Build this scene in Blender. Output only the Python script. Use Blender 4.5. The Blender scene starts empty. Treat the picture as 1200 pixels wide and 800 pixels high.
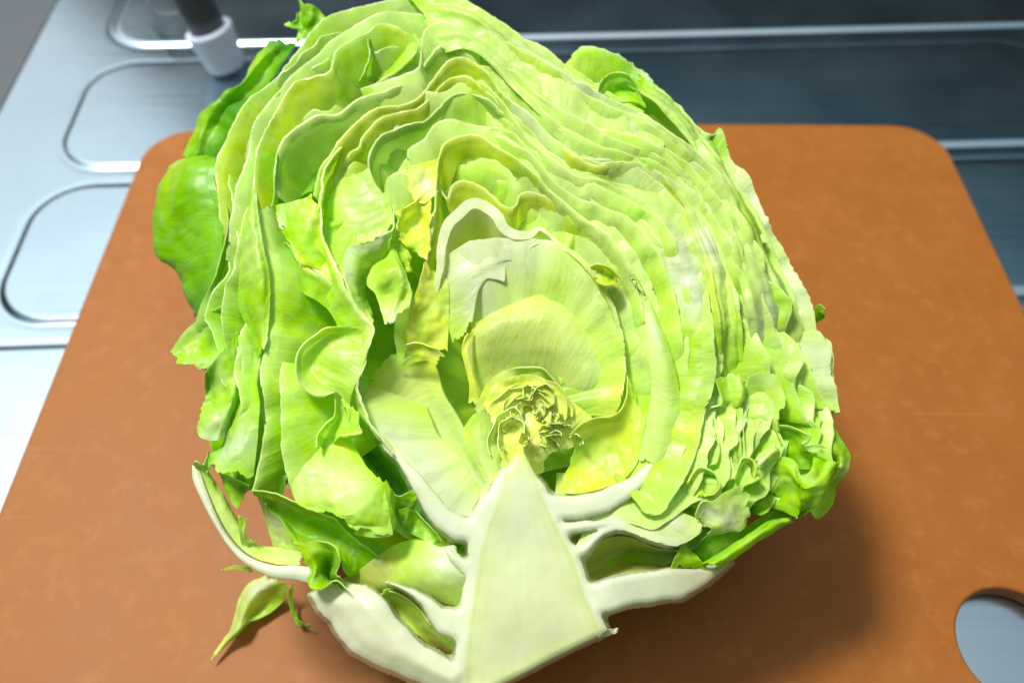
import bpy, math, random
import numpy as np
from mathutils import Vector, noise as mnoise

sc = bpy.context.scene
COL = sc.collection
R = math.radians

# ------------------------------------------------------------------ camera
FPX = 950.0                       # focal length in pixels of a 1200 px wide frame
PITCH = R(53.8)
CAM_H = 0.235                     # metres above the board's top face (z = 0)
cam_d = bpy.data.cameras.new('camera')
cam = bpy.data.objects.new('camera', cam_d); COL.objects.link(cam)
cam.location = (0, 0, CAM_H)
cam.rotation_euler = (math.pi / 2 - PITCH, 0, 0)
cam_d.sensor_width = 36.0
cam_d.lens = FPX / 1200 * 36
cam_d.clip_start = 0.005; cam_d.clip_end = 50
cam_d.dof.use_dof = True
cam_d.dof.focus_distance = 0.195
cam_d.dof.aperture_fstop = 9.5
sc.camera = cam

# ------------------------------------------------------------------ light
w = bpy.data.worlds.new('World'); sc.world = w; w.use_nodes = True
nt = w.node_tree; nt.nodes.clear()
out = nt.nodes.new('ShaderNodeOutputWorld'); bg = nt.nodes.new('ShaderNodeBackground')
tc = nt.nodes.new('ShaderNodeTexCoord'); sx = nt.nodes.new('ShaderNodeSeparateXYZ')
cr = nt.nodes.new('ShaderNodeValToRGB')
nt.links.new(tc.outputs['Generated'], sx.inputs[0]); nt.links.new(sx.outputs['Z'], cr.inputs[0])
nt.links.new(cr.outputs[0], bg.inputs[0]); nt.links.new(bg.outputs[0], out.inputs[0])
e = cr.color_ramp.elements                      # dim kitchen walls, paler ceiling
e[0].position = 0.0; e[0].color = (0.03, 0.03, 0.03, 1)
e[1].position = 1.0; e[1].color = (1.3, 1.3, 1.3, 1)
for p, c in ((0.56, (0.003, 0.005, 0.006)), (0.62, (0.05, 0.12, 0.15)), (0.70, (0.19, 0.34, 0.41)), (0.85, (0.58, 0.64, 0.68))):
    n = e.new(p); n.color = (*c, 1)
bg.inputs[1].default_value = 0.95

def area(name, loc, target, sx_, sy_, power, col):
    d = bpy.data.lights.new(name, 'AREA'); d.shape = 'RECTANGLE'; d.size = sx_; d.size_y = sy_
    d.energy = power; d.color = col
    o = bpy.data.objects.new(name, d); COL.objects.link(o); o.location = loc
    o.rotation_euler = (Vector(target) - Vector(loc)).to_track_quat('-Z', 'Y').to_euler()
    return o
area('ceiling_lamp', (-0.50, 0.46, 1.25), (0, 0.13, 0.05), 0.32, 0.24, 25, (1.0, 0.985, 0.95))
area('steel_glare_fill', (-1.45, 1.55, 1.42), (-1.1, 1.2, 0.0), 1.3, 2.0, 10, (0.95, 0.98, 1.0))  # added soft light, sized and placed for glare on the left steel

sc.view_settings.view_transform = 'Standard'
try: sc.view_settings.look = 'None'
except Exception: pass
sc.view_settings.exposure = 0.12; sc.view_settings.gamma = 1.0
sc.view_settings.use_curve_mapping = False
sc.cycles.use_denoising = True
sc.cycles.use_adaptive_sampling = True; sc.cycles.adaptive_threshold = 0.02
sc.cycles.max_bounces = 9; sc.cycles.diffuse_bounces = 7; sc.cycles.transmission_bounces = 7
sc.cycles.sample_clamp_indirect = 6.0

# ------------------------------------------------------------------ geometry helpers
cp, sp_ = math.cos(PITCH), math.sin(PITCH)
FW = np.array((0, cp, -sp_)); DN = np.array((0, -sp_, -cp)); RT = np.array((1.0, 0, 0))
CAM = np.array((0, 0, CAM_H))
def ray(x, y): return FW + RT * ((x - 600) / FPX) + DN * ((y - 400) / FPX)
def onz(x, y, z=0.0):
    d = ray(x, y); return CAM + d * ((z - CAM_H) / d[2])
TILT = R(20)
NRM = np.array((0, -math.sin(TILT), math.cos(TILT)))     # normal of the lettuce's cut face
UPF = np.array((0, math.cos(TILT), math.sin(TILT)))
PC = onz(590, 380, 0.075)
def onface(x, y, h=0.0):
    """point of the cut face (h mm above it); h >= 1000 means a height of h-1000 mm above the board"""
    if h >= 1000: return onz(x, y, (h - 1000) * 1e-3)
    d = ray(x, y); t = ((PC - CAM) @ NRM + h * 1e-3) / (d @ NRM)
    return CAM + d * t
def to_f(p): q = p - PC; return np.stack((q[..., 0], q @ UPF, q @ NRM), -1)
def to_w(f): return PC + f[..., :1] * RT + f[..., 1:2] * UPF + f[..., 2:] * NRM

def catmull(P, n, closed=False, k=10):
    P = np.asarray(P, float)
    if len(P) == 2 and not closed: 
        return P[0] + (P[1] - P[0]) * np.linspace(0, 1, n)[:, None]
    Q = np.vstack((P[-1:], P, P[:2])) if closed else np.vstack((2 * P[0] - P[1], P, 2 * P[-1] - P[-2]))
    segs = []
    for i in range(1, len(Q) - 2):
        p0, p1, p2, p3 = Q[i - 1:i + 3]; t = np.linspace(0, 1, k, endpoint=False)[:, None]
        segs.append(0.5 * (2 * p1 + (p2 - p0) * t + (2 * p0 - 5 * p1 + 4 * p2 - p3) * t ** 2 + (3 * p1 - p0 - 3 * p2 + p3) * t ** 3))
    segs.append(Q[-2:-1]); C = np.vstack(segs)
    L = np.r_[0, np.cumsum(np.linalg.norm(np.diff(C[:, :3], axis=0), axis=1))]
    u = np.linspace(0, L[-1], n)
    return np.stack([np.interp(u, L, C[:, j]) for j in range(C.shape[1])], 1)
def smooth(A, win):
    if win < 1: return A
    k = np.hanning(2 * win + 3)[1:-1]; k /= k.sum(); pad = len(k) // 2
    B = np.pad(A, ((pad, pad), (0, 0)), mode='edge')
    # mirrored ends keep the end points still
    B[:pad] = 2 * A[0] - A[1:pad + 1][::-1] if len(A) > pad else B[:pad]
    B[-pad:] = 2 * A[-1] - A[-pad - 1:-1][::-1] if len(A) > pad else B[-pad:]
    return np.stack([np.convolve(B[:, j], k, 'valid') for j in range(A.shape[1])], 1)
def vnoise(P, f, seed):
    o = Vector((seed * 7.13 % 91, seed * 3.7 % 53, seed * 1.9 % 37)); flat = P.reshape(-1, 3) * f
    return np.fromiter((mnoise.noise(Vector(p) + o) for p in flat), float, len(flat)).reshape(P.shape[:-1])

PAL = {'W': (0.81, 0.87, 0.60), 'S': (0.72, 0.78, 0.42), 'P': (0.64, 0.90, 0.10), 'Y': (0.80, 0.89, 0.04),
       'L': (0.49, 0.83, 0.010), 'G': (0.28, 0.66, 0.008), 'D': (0.09, 0.40, 0.006), 'C': (0.79, 0.81, 0.52),
       'O': (0.56, 0.63, 0.10), 'M': (0.58, 0.87, 0.045), 'V': (0.73, 0.92, 0.25), 'B': (0.76, 0.87, 0.20), 'H': (0.82, 0.91, 0.12)}
PAL = {k: np.array(v) for k, v in PAL.items()}
def colgrid(rows, n, m):
    if isinstance(rows, str): rows = [rows]
    rr = []
    for r_ in rows:
        a = np.array([PAL[c] for c in r_])
        if len(a) == 1: a = np.vstack((a, a))
        u = np.linspace(0, len(a) - 1, n); rr.append(np.stack([np.interp(u, np.arange(len(a)), a[:, j]) for j in range(3)], 1))
    if len(rr) == 1: rr = rr * 2
    rr = np.array(rr); u = np.linspace(0, len(rr) - 1, m); i = np.minimum(u.astype(int), len(rr) - 2); f = (u - i)[:, None, None]
    return (rr[i] * (1 - f) + rr[i + 1] * f).transpose(1, 0, 2)          # n, m, 3

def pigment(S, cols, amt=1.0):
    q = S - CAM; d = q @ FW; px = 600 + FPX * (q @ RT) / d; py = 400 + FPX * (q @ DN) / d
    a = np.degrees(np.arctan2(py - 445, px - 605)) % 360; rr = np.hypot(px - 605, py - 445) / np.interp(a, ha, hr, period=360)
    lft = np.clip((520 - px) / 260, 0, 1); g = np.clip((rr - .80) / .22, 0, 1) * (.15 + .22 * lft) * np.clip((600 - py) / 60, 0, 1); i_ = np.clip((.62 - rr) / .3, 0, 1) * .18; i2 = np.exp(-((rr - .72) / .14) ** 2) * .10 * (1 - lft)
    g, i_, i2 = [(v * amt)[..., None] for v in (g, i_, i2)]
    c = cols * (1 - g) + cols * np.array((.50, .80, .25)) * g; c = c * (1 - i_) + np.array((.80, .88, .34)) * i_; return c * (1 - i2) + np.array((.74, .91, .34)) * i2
def link(name, me, mat, parent=None):
    o = bpy.data.objects.new(name, me); COL.objects.link(o); o.parent = parent
    if mat is not None and not me.materials: me.materials.append(mat)
    return o
def mesh_np(name, V, F, colr=None, uv=None, smooth_=True):
    me = bpy.data.meshes.new(name); me.from_pydata(V.tolist(), [], F.tolist() if hasattr(F, 'tolist') else F)
    if smooth_: me.polygons.foreach_set('use_smooth', [True] * len(me.polygons))
    if colr is not None:
        a = me.color_attributes.new('Col', 'FLOAT_COLOR', 'POINT'); a.data.foreach_set('color', np.c_[colr, np.ones(len(colr))].astype(np.float32).ravel())
    if uv is not None:
        l = me.uv_layers.new(name='UVMap'); vi = np.empty(len(me.loops), np.int32); me.loops.foreach_get('vertex_index', vi)
        l.data.foreach_set('uv', uv[vi].astype(np.float32).ravel())
    me.update(); return me

def shell(S, th, cols, wav, freq, seed, name, mat, parent, side0=None, ramp=0.35):
    """a leaf: the sheet S (n x m x 3, world), thickened by th wherever th > 0 (rims and ribs), closed by rim strips"""
    n, m, _ = S.shape
    def normals(S):
        ds = np.gradient(S, axis=0); dt = np.gradient(S, axis=1); N = np.cross(ds, dt)
        return N / np.maximum(np.linalg.norm(N, axis=2, keepdims=True), 1e-12)
    N = normals(S)
    if wav:
        t = np.linspace(0, 1, m)[None]; amp = wav * 1e-3 * (ramp + (1 - ramp) * np.minimum(1, t * 3))
        d = vnoise(S, freq, seed) + 0.45 * vnoise(S, freq * 2.3, seed + 5) + 0.22 * vnoise(S, freq * 4.5, seed + 9)
        cr_ = 0.00022 * (vnoise(S, 330, seed + 2) + .5 * vnoise(S, 700, seed + 4)) * (1 if wav > .32 else .3)
        S = S + N * (d * amp + cr_)[..., None]; N = normals(S)
    Noff = N
    if side0 is not None:                                            # at the cut the offset lies in the cut face
        t = np.clip(np.linspace(0, 1, m) * 4, 0, 1)[None, :, None]; s0 = side0[:, None, :]
        s0 = s0 * np.sign((s0 * N).sum(-1, keepdims=True) + 1e-9)
        Noff = s0 * (1 - t) + N * t
    A = S + Noff * th[..., None] / 2; B = S - Noff * th[..., None] / 2
    us = np.linalg.norm(np.diff(S, axis=0, prepend=S[:1]), axis=2).cumsum(0); ut = np.linalg.norm(np.diff(S, axis=1, prepend=S[:, :1]), axis=2).cumsum(1)
    uv = np.stack((us[:, :1] * np.ones((1, m)) + seed * 0.37, ut + seed * 0.11), -1).reshape(-1, 2)
    idx = np.arange(n * m).reshape(n, m); q = np.stack((idx[:-1, :-1], idx[1:, :-1], idx[1:, 1:], idx[:-1, 1:]), -1).reshape(-1, 4)
    V = [A.reshape(-1, 3), B.reshape(-1, 3)]; keep = (th.reshape(-1)[q] > 1e-6).any(1); F = [q, q[keep][:, ::-1] + n * m]; K = [cols.reshape(-1, 3)] * 2; U = [uv, uv]
    base = 2 * n * m
    for sl in ((slice(None), 0), (slice(None), -1), (0, slice(None)), (-1, slice(None))):
        a, b = A[sl], B[sl]; c = cols[sl]; c = c + (np.array((0.90, 0.93, 0.55)) - c) * 0.30; k = len(a)      # a cut edge is paler than the skin
        V += [a, b]; K += [c, c]; u_ = uv.reshape(n, m, 2)[sl]; U += [u_, u_]
        i = np.arange(k - 1); F.append(np.stack((base + i, base + k + i, base + k + i + 1, base + i + 1), -1)); base += 2 * k
    me = mesh_np(name, np.vstack(V), np.vstack(F), np.vstack(K), np.vstack(U))
    return link(name, me, mat, parent)

SEED = [0]
PX = 0.000215                                                      # about one photo pixel on the cut face, metres
def bowl(rim, cols=('M', 'L', 'L'), h=0, C=(600, 470), k=0.8, p0=20, p1=70, m=24, wav=1.0, freq=80, w=1.5, n=None, rag=0.25, hn=1.6, ruf=0.4, lip=None, deep=0.72, sink=2.5, decay=3.0, name='leaf', clip=True):
    """a cupped leaf hanging from its traced cut rim towards the heart"""
    SEED[0] += 1; s = SEED[0]
    pts = [(*onface(p[0], p[1], h + (p[3] if len(p) > 3 else 0)), p[2] if len(p) > 2 else w) for p in rim]
    pts = np.array(pts); L = np.linalg.norm(np.diff(pts[:, :3], axis=0), axis=1).sum()
    n = n or int(min(260, max(24, L / 0.0011)))
    c = catmull(pts, n); Rf = to_f(c[:, :3]); wd = smooth(c[:, 3:], 2)[:, 0] * PX
    sd = np.arange(n) * L / n
    for j, ph in ((0, 11.3), (1, 47.1)):
        Rf[:, j] += [rag * 1e-3 * (mnoise.noise(Vector((q * 700, s, ph))) + 0.6 * mnoise.noise(Vector((q * 1700, s, ph)))) for q in sd]
    Rf[:, 2] += [hn * 1e-3 * (mnoise.noise(Vector((q * 60, s * 2.1, 3.3))) + .6 * mnoise.noise(Vector((q * 190, s * 2.1, 8.3)))) for q in sd]
    for j, ph in ((0, 5.3), (1, 27.1)):
        Rf[:, j] += [ruf * 1e-3 * mnoise.noise(Vector((q * 170, s, ph))) for q in sd]
    Rf[:, 2] -= sink * 1e-3 * (np.exp(-sd / 0.005) + np.exp(-(L - sd) / 0.005))
    Rs = smooth(Rf, max(2, n // 14)); det = Rf - Rs
    Cf = to_f(onface(*C, 0))
    t = np.linspace(0, 1, m) ** 1.25; ph = R(p0) + (R(p1) - R(p0)) * t
    f = (math.cos(R(p0)) - np.cos(ph)) / math.cos(R(p0)); dp = (np.sin(ph) - math.sin(R(p0))) / math.cos(R(p0))
    r = np.linalg.norm((Rs - Cf)[:, :2], axis=1)
    if lip is None: lip = 0 if max(p[2] if len(p) > 2 else 0 for p in rim) > 7 else (1.5 if cols[0].count('Y') * 2 > len(cols[0]) else 5.0)
    lp = lip * 1e-3 * (1 - np.exp(-7 * t)); dp = dp * (1 - math.exp(-0.1) * np.exp(-5 * t) * (lip > 0) * .75)
    dirc = (Cf[:2] - Rs[:, :2]) / np.maximum(r, 1e-6)[:, None]
    S = np.empty((n, m, 3))
    S[..., :2] = Rs[:, None, :2] + (Cf[:2] - Rs[:, None, :2]) * f[None, :, None] + det[:, None, :2] * np.exp(-decay * t)[None, :, None]
    S[..., :2] += dirc[:, None, :] * lp[None, :, None] * np.minimum(1, r / 0.04)[:, None, None]
    S[..., 2] = Rf[:, 2:3] - dp[None] * k * r[:, None] * deep
    tg = np.gradient(Rf[:, :2], axis=0); tg /= np.maximum(np.linalg.norm(tg, axis=1, keepdims=True), 1e-9)
    side = np.c_[-tg[:, 1], tg[:, 0], np.zeros(n)]; side_w = side[:, :1] * RT + side[:, 1:2] * UPF
    W = to_w(S); dist = np.linalg.norm(np.diff(W, axis=1, prepend=W[:, :1]), axis=2).cumsum(1)
    thin = np.clip(1 - dist / 0.0022, 0, 1); thick = 0.45 + 0.55 * np.exp(-2.5 * t)[None]
    th = wd[:, None] * np.where(wd[:, None] > 7 * PX, thick, thin)
    if clip: W[..., 2] = np.maximum(W[..., 2], 0.0022 + 0.001 * (s % 7) / 7)
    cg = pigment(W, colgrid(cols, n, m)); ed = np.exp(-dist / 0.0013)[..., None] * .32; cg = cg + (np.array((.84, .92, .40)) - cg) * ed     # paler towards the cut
    return shell(W, th, cg, wav, freq, s, name, MAT['leaf'], LET, side_w)

def loft(curves, cols=('M', 'L'), n=60, m=None, wav=0.8, freq=110, w=1.5, h=0, fold=0.0, ff=9.0, er=1.6, name='leaf', mat='leaf', parent=0):
    """a leaf skinned over traced curves (x, y, h)"""
    SEED[0] += 1; s = SEED[0]
    cc = [catmull([onface(p[0], p[1], p[2] + (0 if p[2] >= 1000 else h)) for p in c], n) for c in curves]
    m = m or (len(curves) - 1) * 9 + 1
    S = np.stack([catmull([c[i] for c in cc], m) for i in range(n)])
    if er:                                                         # uneven, torn ends
        g0 = np.array([mnoise.noise(Vector((j * 5.0 / m, s * 1.3, 2))) + .6 * mnoise.noise(Vector((j * 17.0 / m, s * 1.3, 5))) for j in range(m)])
        u = np.linspace(0, 1, n)[:, None]; ds = np.gradient(S, axis=0); ds /= np.maximum(np.linalg.norm(ds, axis=2, keepdims=True), 1e-9)
        S = S + ds * ((u ** 3) * g0[None] + ((1 - u) ** 3) * g0[None, ::-1])[..., None] * er * 1e-3
    if fold:                                                       # creases running along the leaf
        u = np.linspace(0, 1, n)[:, None]; v = np.linspace(0, 1, m)[None]
        g = np.array([[mnoise.noise(Vector((u[i, 0] * 2.2, v[0, j] * ff + .5 * mnoise.noise(Vector((u[i, 0] * 4, s, 3))), s * 1.7))) + .5 * mnoise.noise(Vector((u[i, 0] * 5, v[0, j] * ff * 2.3, s * 2.9))) for j in range(m)] for i in range(n)])
        S = S + NRM * (g * fold * 1e-3)[..., None]
    S[..., 2] = np.maximum(S[..., 2], 0.0022)
    us = np.linalg.norm(np.diff(S, axis=0, prepend=S[:1]), axis=2).cumsum(0); ut = np.linalg.norm(np.diff(S, axis=1, prepend=S[:, :1]), axis=2).cumsum(1)
    dist = np.minimum(np.minimum(us, us[-1:] - us), np.minimum(ut, ut[:, -1:] - ut))
    th = w * PX * (np.clip(1 - dist / 0.002, 0, 1) if w < 6 else np.ones((n, m)))
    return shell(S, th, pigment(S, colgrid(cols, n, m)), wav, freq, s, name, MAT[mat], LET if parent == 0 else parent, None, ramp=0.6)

# ------------------------------------------------------------------ materials
MAT = {}
def newmat(name):
    m = bpy.data.materials.new(name); m.use_nodes = True; t = m.node_tree; t.nodes.clear()
    o = t.nodes.new('ShaderNodeOutputMaterial'); MAT[name] = m
    def nd(typ, **kw):
        x = t.nodes.new(typ)
        for a, b in kw.items():
            if a.startswith('i_'): x.inputs[a[2:].replace('_', ' ')].default_value = b
            else: setattr(x, a, b)
        return x
    return t, o, nd
def leafmat(name, trans, rough, veins=1.0):
    t, o, nd = newmat(name); L = t.links.new
    at = nd('ShaderNodeVertexColor', layer_name='Col'); tc = nd('ShaderNodeTexCoord'); uv = nd('ShaderNodeUVMap', uv_map='UVMap')
    ns = nd('ShaderNodeTexNoise', i_Scale=260.0, i_Detail=4.0, i_Roughness=0.6); L(tc.outputs['Object'], ns.inputs['Vector'])
    nb = nd('ShaderNodeTexNoise', i_Scale=70.0, i_Detail=3.0); L(tc.outputs['Object'], nb.inputs['Vector'])
    # net of veins in the leaf's own coordinates, bent by noise
    mx = nd('ShaderNodeVectorMath', operation='MULTIPLY_ADD'); L(nb.outputs['Color'], mx.inputs[0]); mx.inputs[1].default_value = (0.006, 0.006, 0.006); L(uv.outputs[0], mx.inputs[2])
    mp = nd('ShaderNodeMapping'); mp.inputs['Scale'].default_value = (1.0, 0.55, 1.0); L(mx.outputs[0], mp.inputs[0])
    vo = nd('ShaderNodeTexVoronoi', feature='DISTANCE_TO_EDGE', i_Scale=75.0); L(mp.outputs[0], vo.inputs['Vector'])
    vr = nd('ShaderNodeMapRange'); vr.inputs[1].default_value = 0.0; vr.inputs[2].default_value = 0.07; vr.inputs[3].default_value = 1.0; vr.inputs[4].default_value = 0.0
    L(vo.outputs['Distance'], vr.inputs[0])
    vm = nd('ShaderNodeMath', operation='MULTIPLY'); L(vr.outputs[0], vm.inputs[0]); vm.inputs[1].default_value = 0.05 * veins
    # blotches of deeper and paler pigment
    hs = nd('ShaderNodeHueSaturation'); L(at.outputs['Color'], hs.inputs['Color'])
    mr = nd('ShaderNodeMapRange'); mr.inputs[1].default_value = 0.3; mr.inputs[2].default_value = 0.7; mr.inputs[3].default_value = 0.86; mr.inputs[4].default_value = 1.10
    L(nb.outputs['Fac'], mr.inputs[0]); L(mr.outputs[0], hs.inputs['Value'])
    m2 = nd('ShaderNodeMapRange'); m2.inputs[1].default_value = 0.3; m2.inputs[2].default_value = 0.7; m2.inputs[3].default_value = 1.08; m2.inputs[4].default_value = 0.9
    L(ns.outputs['Fac'], m2.inputs[0]); L(m2.outputs[0], hs.inputs['Saturation'])
    mc = nd('ShaderNodeMix', data_type='RGBA'); L(vm.outputs[0], mc.inputs['Factor']); L(hs.outputs[0], mc.inputs['A']); mc.inputs['B'].default_value = (0.78, 0.86, 0.45, 1)
    m3 = nd('ShaderNodeMapping'); m3.inputs['Scale'].default_value = (560.0, 60.0, 1.0); L(mx.outputs[0], m3.inputs[0])
    n3 = nd('ShaderNodeTexNoise', i_Scale=1.0, i_Detail=3.0, i_Roughness=0.55); L(m3.outputs[0], n3.inputs['Vector'])
    b0 = nd('ShaderNodeBump', i_Strength=0.38 * veins, i_Distance=0.0007); L(n3.outputs['Fac'], b0.inputs['Height'])
    b1 = nd('ShaderNodeBump', i_Strength=0.25, i_Distance=0.0006); L(b0.outputs[0], b1.inputs['Normal']); L(ns.outputs['Fac'], b1.inputs['Height'])
    b2 = nd('ShaderNodeBump', i_Strength=0.14 * veins + 0.01, i_Distance=0.0004); L(vr.outputs[0], b2.inputs['Height']); L(b1.outputs[0], b2.inputs['Normal'])
    p = nd('ShaderNodeBsdfPrincipled'); p.inputs['Roughness'].default_value = rough; p.inputs['IOR'].default_value = 1.33
    p.inputs['Coat Weight'].default_value = 0.2; p.inputs['Coat Roughness'].default_value = 0.24
    tr = nd('ShaderNodeBsdfTranslucent'); ms = nd('ShaderNodeMixShader'); ms.inputs[0].default_value = trans
    L(mc.outputs['Result'], p.inputs['Base Color']); L(mc.outputs['Result'], tr.inputs['Color']); L(b2.outputs[0], p.inputs['Normal'])
    L(p.outputs[0], ms.inputs[1]); L(tr.outputs[0], ms.inputs[2]); L(ms.outputs[0], o.inputs[0])
leafmat('leaf', 0.45, 0.42, 1.0)
leafmat('heart', 0.26, 0.40, 0.5)
leafmat('rib', 0.30, 0.30, 0.04)

t, o, nd = newmat('board'); L = t.links.new
tc = nd('ShaderNodeTexCoord')
n1 = nd('ShaderNodeTexNoise', i_Scale=45.0, i_Detail=5.0, i_Roughness=0.62); L(tc.outputs['Object'], n1.inputs['Vector'])
n2 = nd('ShaderNodeTexNoise', i_Scale=170.0, i_Detail=5.0, i_Roughness=0.65); L(tc.outputs['Object'], n2.inputs['Vector'])
r1 = nd('ShaderNodeValToRGB'); L(n1.outputs['Fac'], r1.inputs[0])
r1.color_ramp.elements[0].position = 0.3; r1.color_ramp.elements[0].color = (0.268, 0.085, 0.010, 1)
r1.color_ramp.elements[1].position = 0.72; r1.color_ramp.elements[1].color = (0.302, 0.103, 0.014, 1)
r2 = nd('ShaderNodeMapRange'); r2.inputs[1].default_value = 0.52; r2.inputs[2].default_value = 0.76; r2.inputs[3].default_value = 0.0; r2.inputs[4].default_value = 0.5; L(n2.outputs['Fac'], r2.inputs[0])
mc = nd('ShaderNodeMix', data_type='RGBA'); L(r2.outputs[0], mc.inputs['Factor']); L(r1.outputs[0], mc.inputs['A']); mc.inputs['B'].default_value = (0.38, 0.15, 0.038, 1)
p = nd('ShaderNodeBsdfPrincipled'); p.inputs['IOR'].default_value = 1.32; L(mc.outputs['Result'], p.inputs['Base Color'])
rr = nd('ShaderNodeMapRange'); rr.inputs[3].default_value = 0.46; rr.inputs[4].default_value = 0.62; L(n1.outputs['Fac'], rr.inputs[0]); L(rr.outputs[0], p.inputs['Roughness'])
def scratches(rot, sc0, lo):
    q = nd('ShaderNodeMapping'); q.inputs['Rotation'].default_value = (0, 0, rot); q.inputs['Scale'].default_value = (9, sc0, 1); L(tc.outputs['Object'], q.inputs[0])
    k = nd('ShaderNodeTexNoise', i_Scale=1.0, i_Detail=2.0); L(q.outputs[0], k.inputs['Vector'])
    g = nd('ShaderNodeMapRange'); g.inputs[1].default_value = lo; g.inputs[2].default_value = lo + .05; L(k.outputs['Fac'], g.inputs[0]); return g
s1, s2 = scratches(0.9, 700, .70), scratches(2.2, 800, .71)
sm = nd('ShaderNodeMath', operation='MAXIMUM'); L(s1.outputs[0], sm.inputs[0]); L(s2.outputs[0], sm.inputs[1])
sq = nd('ShaderNodeMath', operation='MULTIPLY'); L(sm.outputs[0], sq.inputs[0]); sq.inputs[1].default_value = 0.18
mc2 = nd('ShaderNodeMix', data_type='RGBA'); L(sq.outputs[0], mc2.inputs['Factor']); L(mc.outputs['Result'], mc2.inputs['A']); mc2.inputs['B'].default_value = (0.50, 0.24, 0.10, 1)
L(mc2.outputs['Result'], p.inputs['Base Color'])
b = nd('ShaderNodeBump', i_Strength=0.12, i_Distance=0.0004); L(n2.outputs['Fac'], b.inputs['Height']); L(b.outputs[0], p.inputs['Normal']); L(p.outputs[0], o.inputs[0])

def steel(name, rough, col=(0.55, 0.60, 0.64)):
    t, o, nd = newmat(name); L = t.links.new
    tc = nd('ShaderNodeTexCoord'); mp = nd('ShaderNodeMapping'); mp.inputs['Scale'].default_value = (12, 260, 260); L(tc.outputs['Object'], mp.inputs[0])
    n1 = nd('ShaderNodeTexNoise', i_Scale=1.5, i_Detail=5.0); L(mp.outputs[0], n1.inputs['Vector'])
    n2 = nd('ShaderNodeTexNoise', i_Scale=22.0, i_Detail=5.0); L(tc.outputs['Object'], n2.inputs['Vector'])
    mr = nd('ShaderNodeMapRange'); mr.inputs[1].default_value = 0.3; mr.inputs[2].default_value = 0.7; mr.inputs[3].default_value = rough - 0.025; mr.inputs[4].default_value = rough + 0.03; L(n2.outputs['Fac'], mr.inputs[0])
    p = nd('ShaderNodeBsdfPrincipled', i_Metallic=1.0); n4 = nd('ShaderNodeTexNoise', i_Scale=9.0, i_Detail=6.0, i_Roughness=0.65); L(tc.outputs['Object'], n4.inputs['Vector'])
    cm = nd('ShaderNodeMix', data_type='RGBA'); L(n4.outputs['Fac'], cm.inputs['Factor']); cm.inputs['A'].default_value = (*[c * .84 for c in col], 1); cm.inputs['B'].default_value = (*[c * 1.12 for c in col], 1); L(cm.outputs['Result'], p.inputs['Base Color'])
    L(mr.outputs[0], p.inputs['Roughness'])
    b = nd('ShaderNodeBump', i_Strength=0.06, i_Distance=0.001); L(n1.outputs['Fac'], b.inputs['Height']); L(b.outputs[0], p.inputs['Normal']); L(p.outputs[0], o.inputs[0])
steel('steel', 0.225, (0.43, 0.53, 0.59))
def plain(name, col, rough, metal=0.0):
    t, o, nd = newmat(name); L = t.links.new
    tc = nd('ShaderNodeTexCoord'); n1 = nd('ShaderNodeTexNoise', i_Scale=60.0, i_Detail=4.0); L(tc.outputs['Object'], n1.inputs['Vector'])
    mr = nd('ShaderNodeMapRange'); mr.inputs[3].default_value = rough - 0.06; mr.inputs[4].default_value = rough + 0.08; L(n1.outputs['Fac'], mr.inputs[0])
    p = nd('ShaderNodeBsdfPrincipled', i_Metallic=metal); p.inputs['Base Color'].default_value = (*col, 1); L(mr.outputs[0], p.inputs['Roughness']); L(p.outputs[0], o.inputs[0])
plain('white_plastic', (0.62, 0.70, 0.82), 0.4)
plain('grey_pipe', (0.045, 0.06, 0.07), 0.42)
plain('wire', (0.06, 0.08, 0.09), 0.4)
plain('floor', (0.07, 0.08, 0.09), 0.6)

# ------------------------------------------------------------------ steel counter with pressed panels
ZC = -0.0058
ang = R(2.3)
ex = np.array((math.cos(ang), math.sin(ang))); ey = np.array((-math.sin(ang), math.cos(ang)))
def cxy(x, y): q = onz(x, y, ZC)[:2]; return q @ ex, q @ ey
left = cxy(62, 190)[0]; right = cxy(1178, 40)[0] + 0.003
edge_l = cxy(20, 82)[0]
v_p1f, v_p1r = cxy(110, 193)[1], cxy(150, 73)[1]
v_p2f, v_p2r = cxy(45, 373)[1], cxy(120, 215)[1]
v_p4r = cxy(40, 404)[1]; v_p3f = cxy(180, 50)[1]
panels = [(left, right + 0.01, v_p1f, v_p1r), (left, right + 0.3, v_p2f, v_p2r), (left - 0.2, right + 0.3, v_p4r - 0.30, v_p4r), (left, right + 0.2, v_p3f, v_p3f + 0.16)]
xs = np.concatenate((np.arange(edge_l, left + 0.06, 0.0011), np.arange(left + 0.06, right - 0.05, 0.006), np.arange(right - 0.05, right + 0.06, 0.0012), np.arange(right + 0.06, right + 0.5, 0.02)))
ys = np.concatenate((np.arange(-0.15, v_p4r - 0.01, 0.01), np.arange(v_p4r - 0.01, v_p3f + 0.05, 0.0011), np.arange(v_p3f + 0.05, v_p3f + 0.4, 0.01)))
X, Y = np.meshgrid(xs, ys, indexing='ij'); H = np.zeros_like(X)
for (x0, x1, y0, y1) in panels:
    rad = 0.022; qx = np.abs(X - (x0 + x1) / 2) - (x1 - x0) / 2 + rad; qy = np.abs(Y - (y0 + y1) / 2) - (y1 - y0) / 2 + rad
    sd = np.hypot(np.maximum(qx, 0), np.maximum(qy, 0)) + np.minimum(np.maximum(qx, qy), 0) - rad
    s_ = np.clip((0.0011 - sd) / 0.0022, 0, 1); s_ = s_ * s_ * (3 - 2 * s_)
    H += 0.0010 * s_ - 0.0002 * np.exp(-((sd - 0.0022) / 0.0012) ** 2)
H += 0.0004 * np.sin(X * 9 + 1) * np.sin(Y * 13)
V = np.stack((X * ex[0] + Y * ey[0], X * ex[1] + Y * ey[1], ZC - 0.0020 + H), -1)
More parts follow.
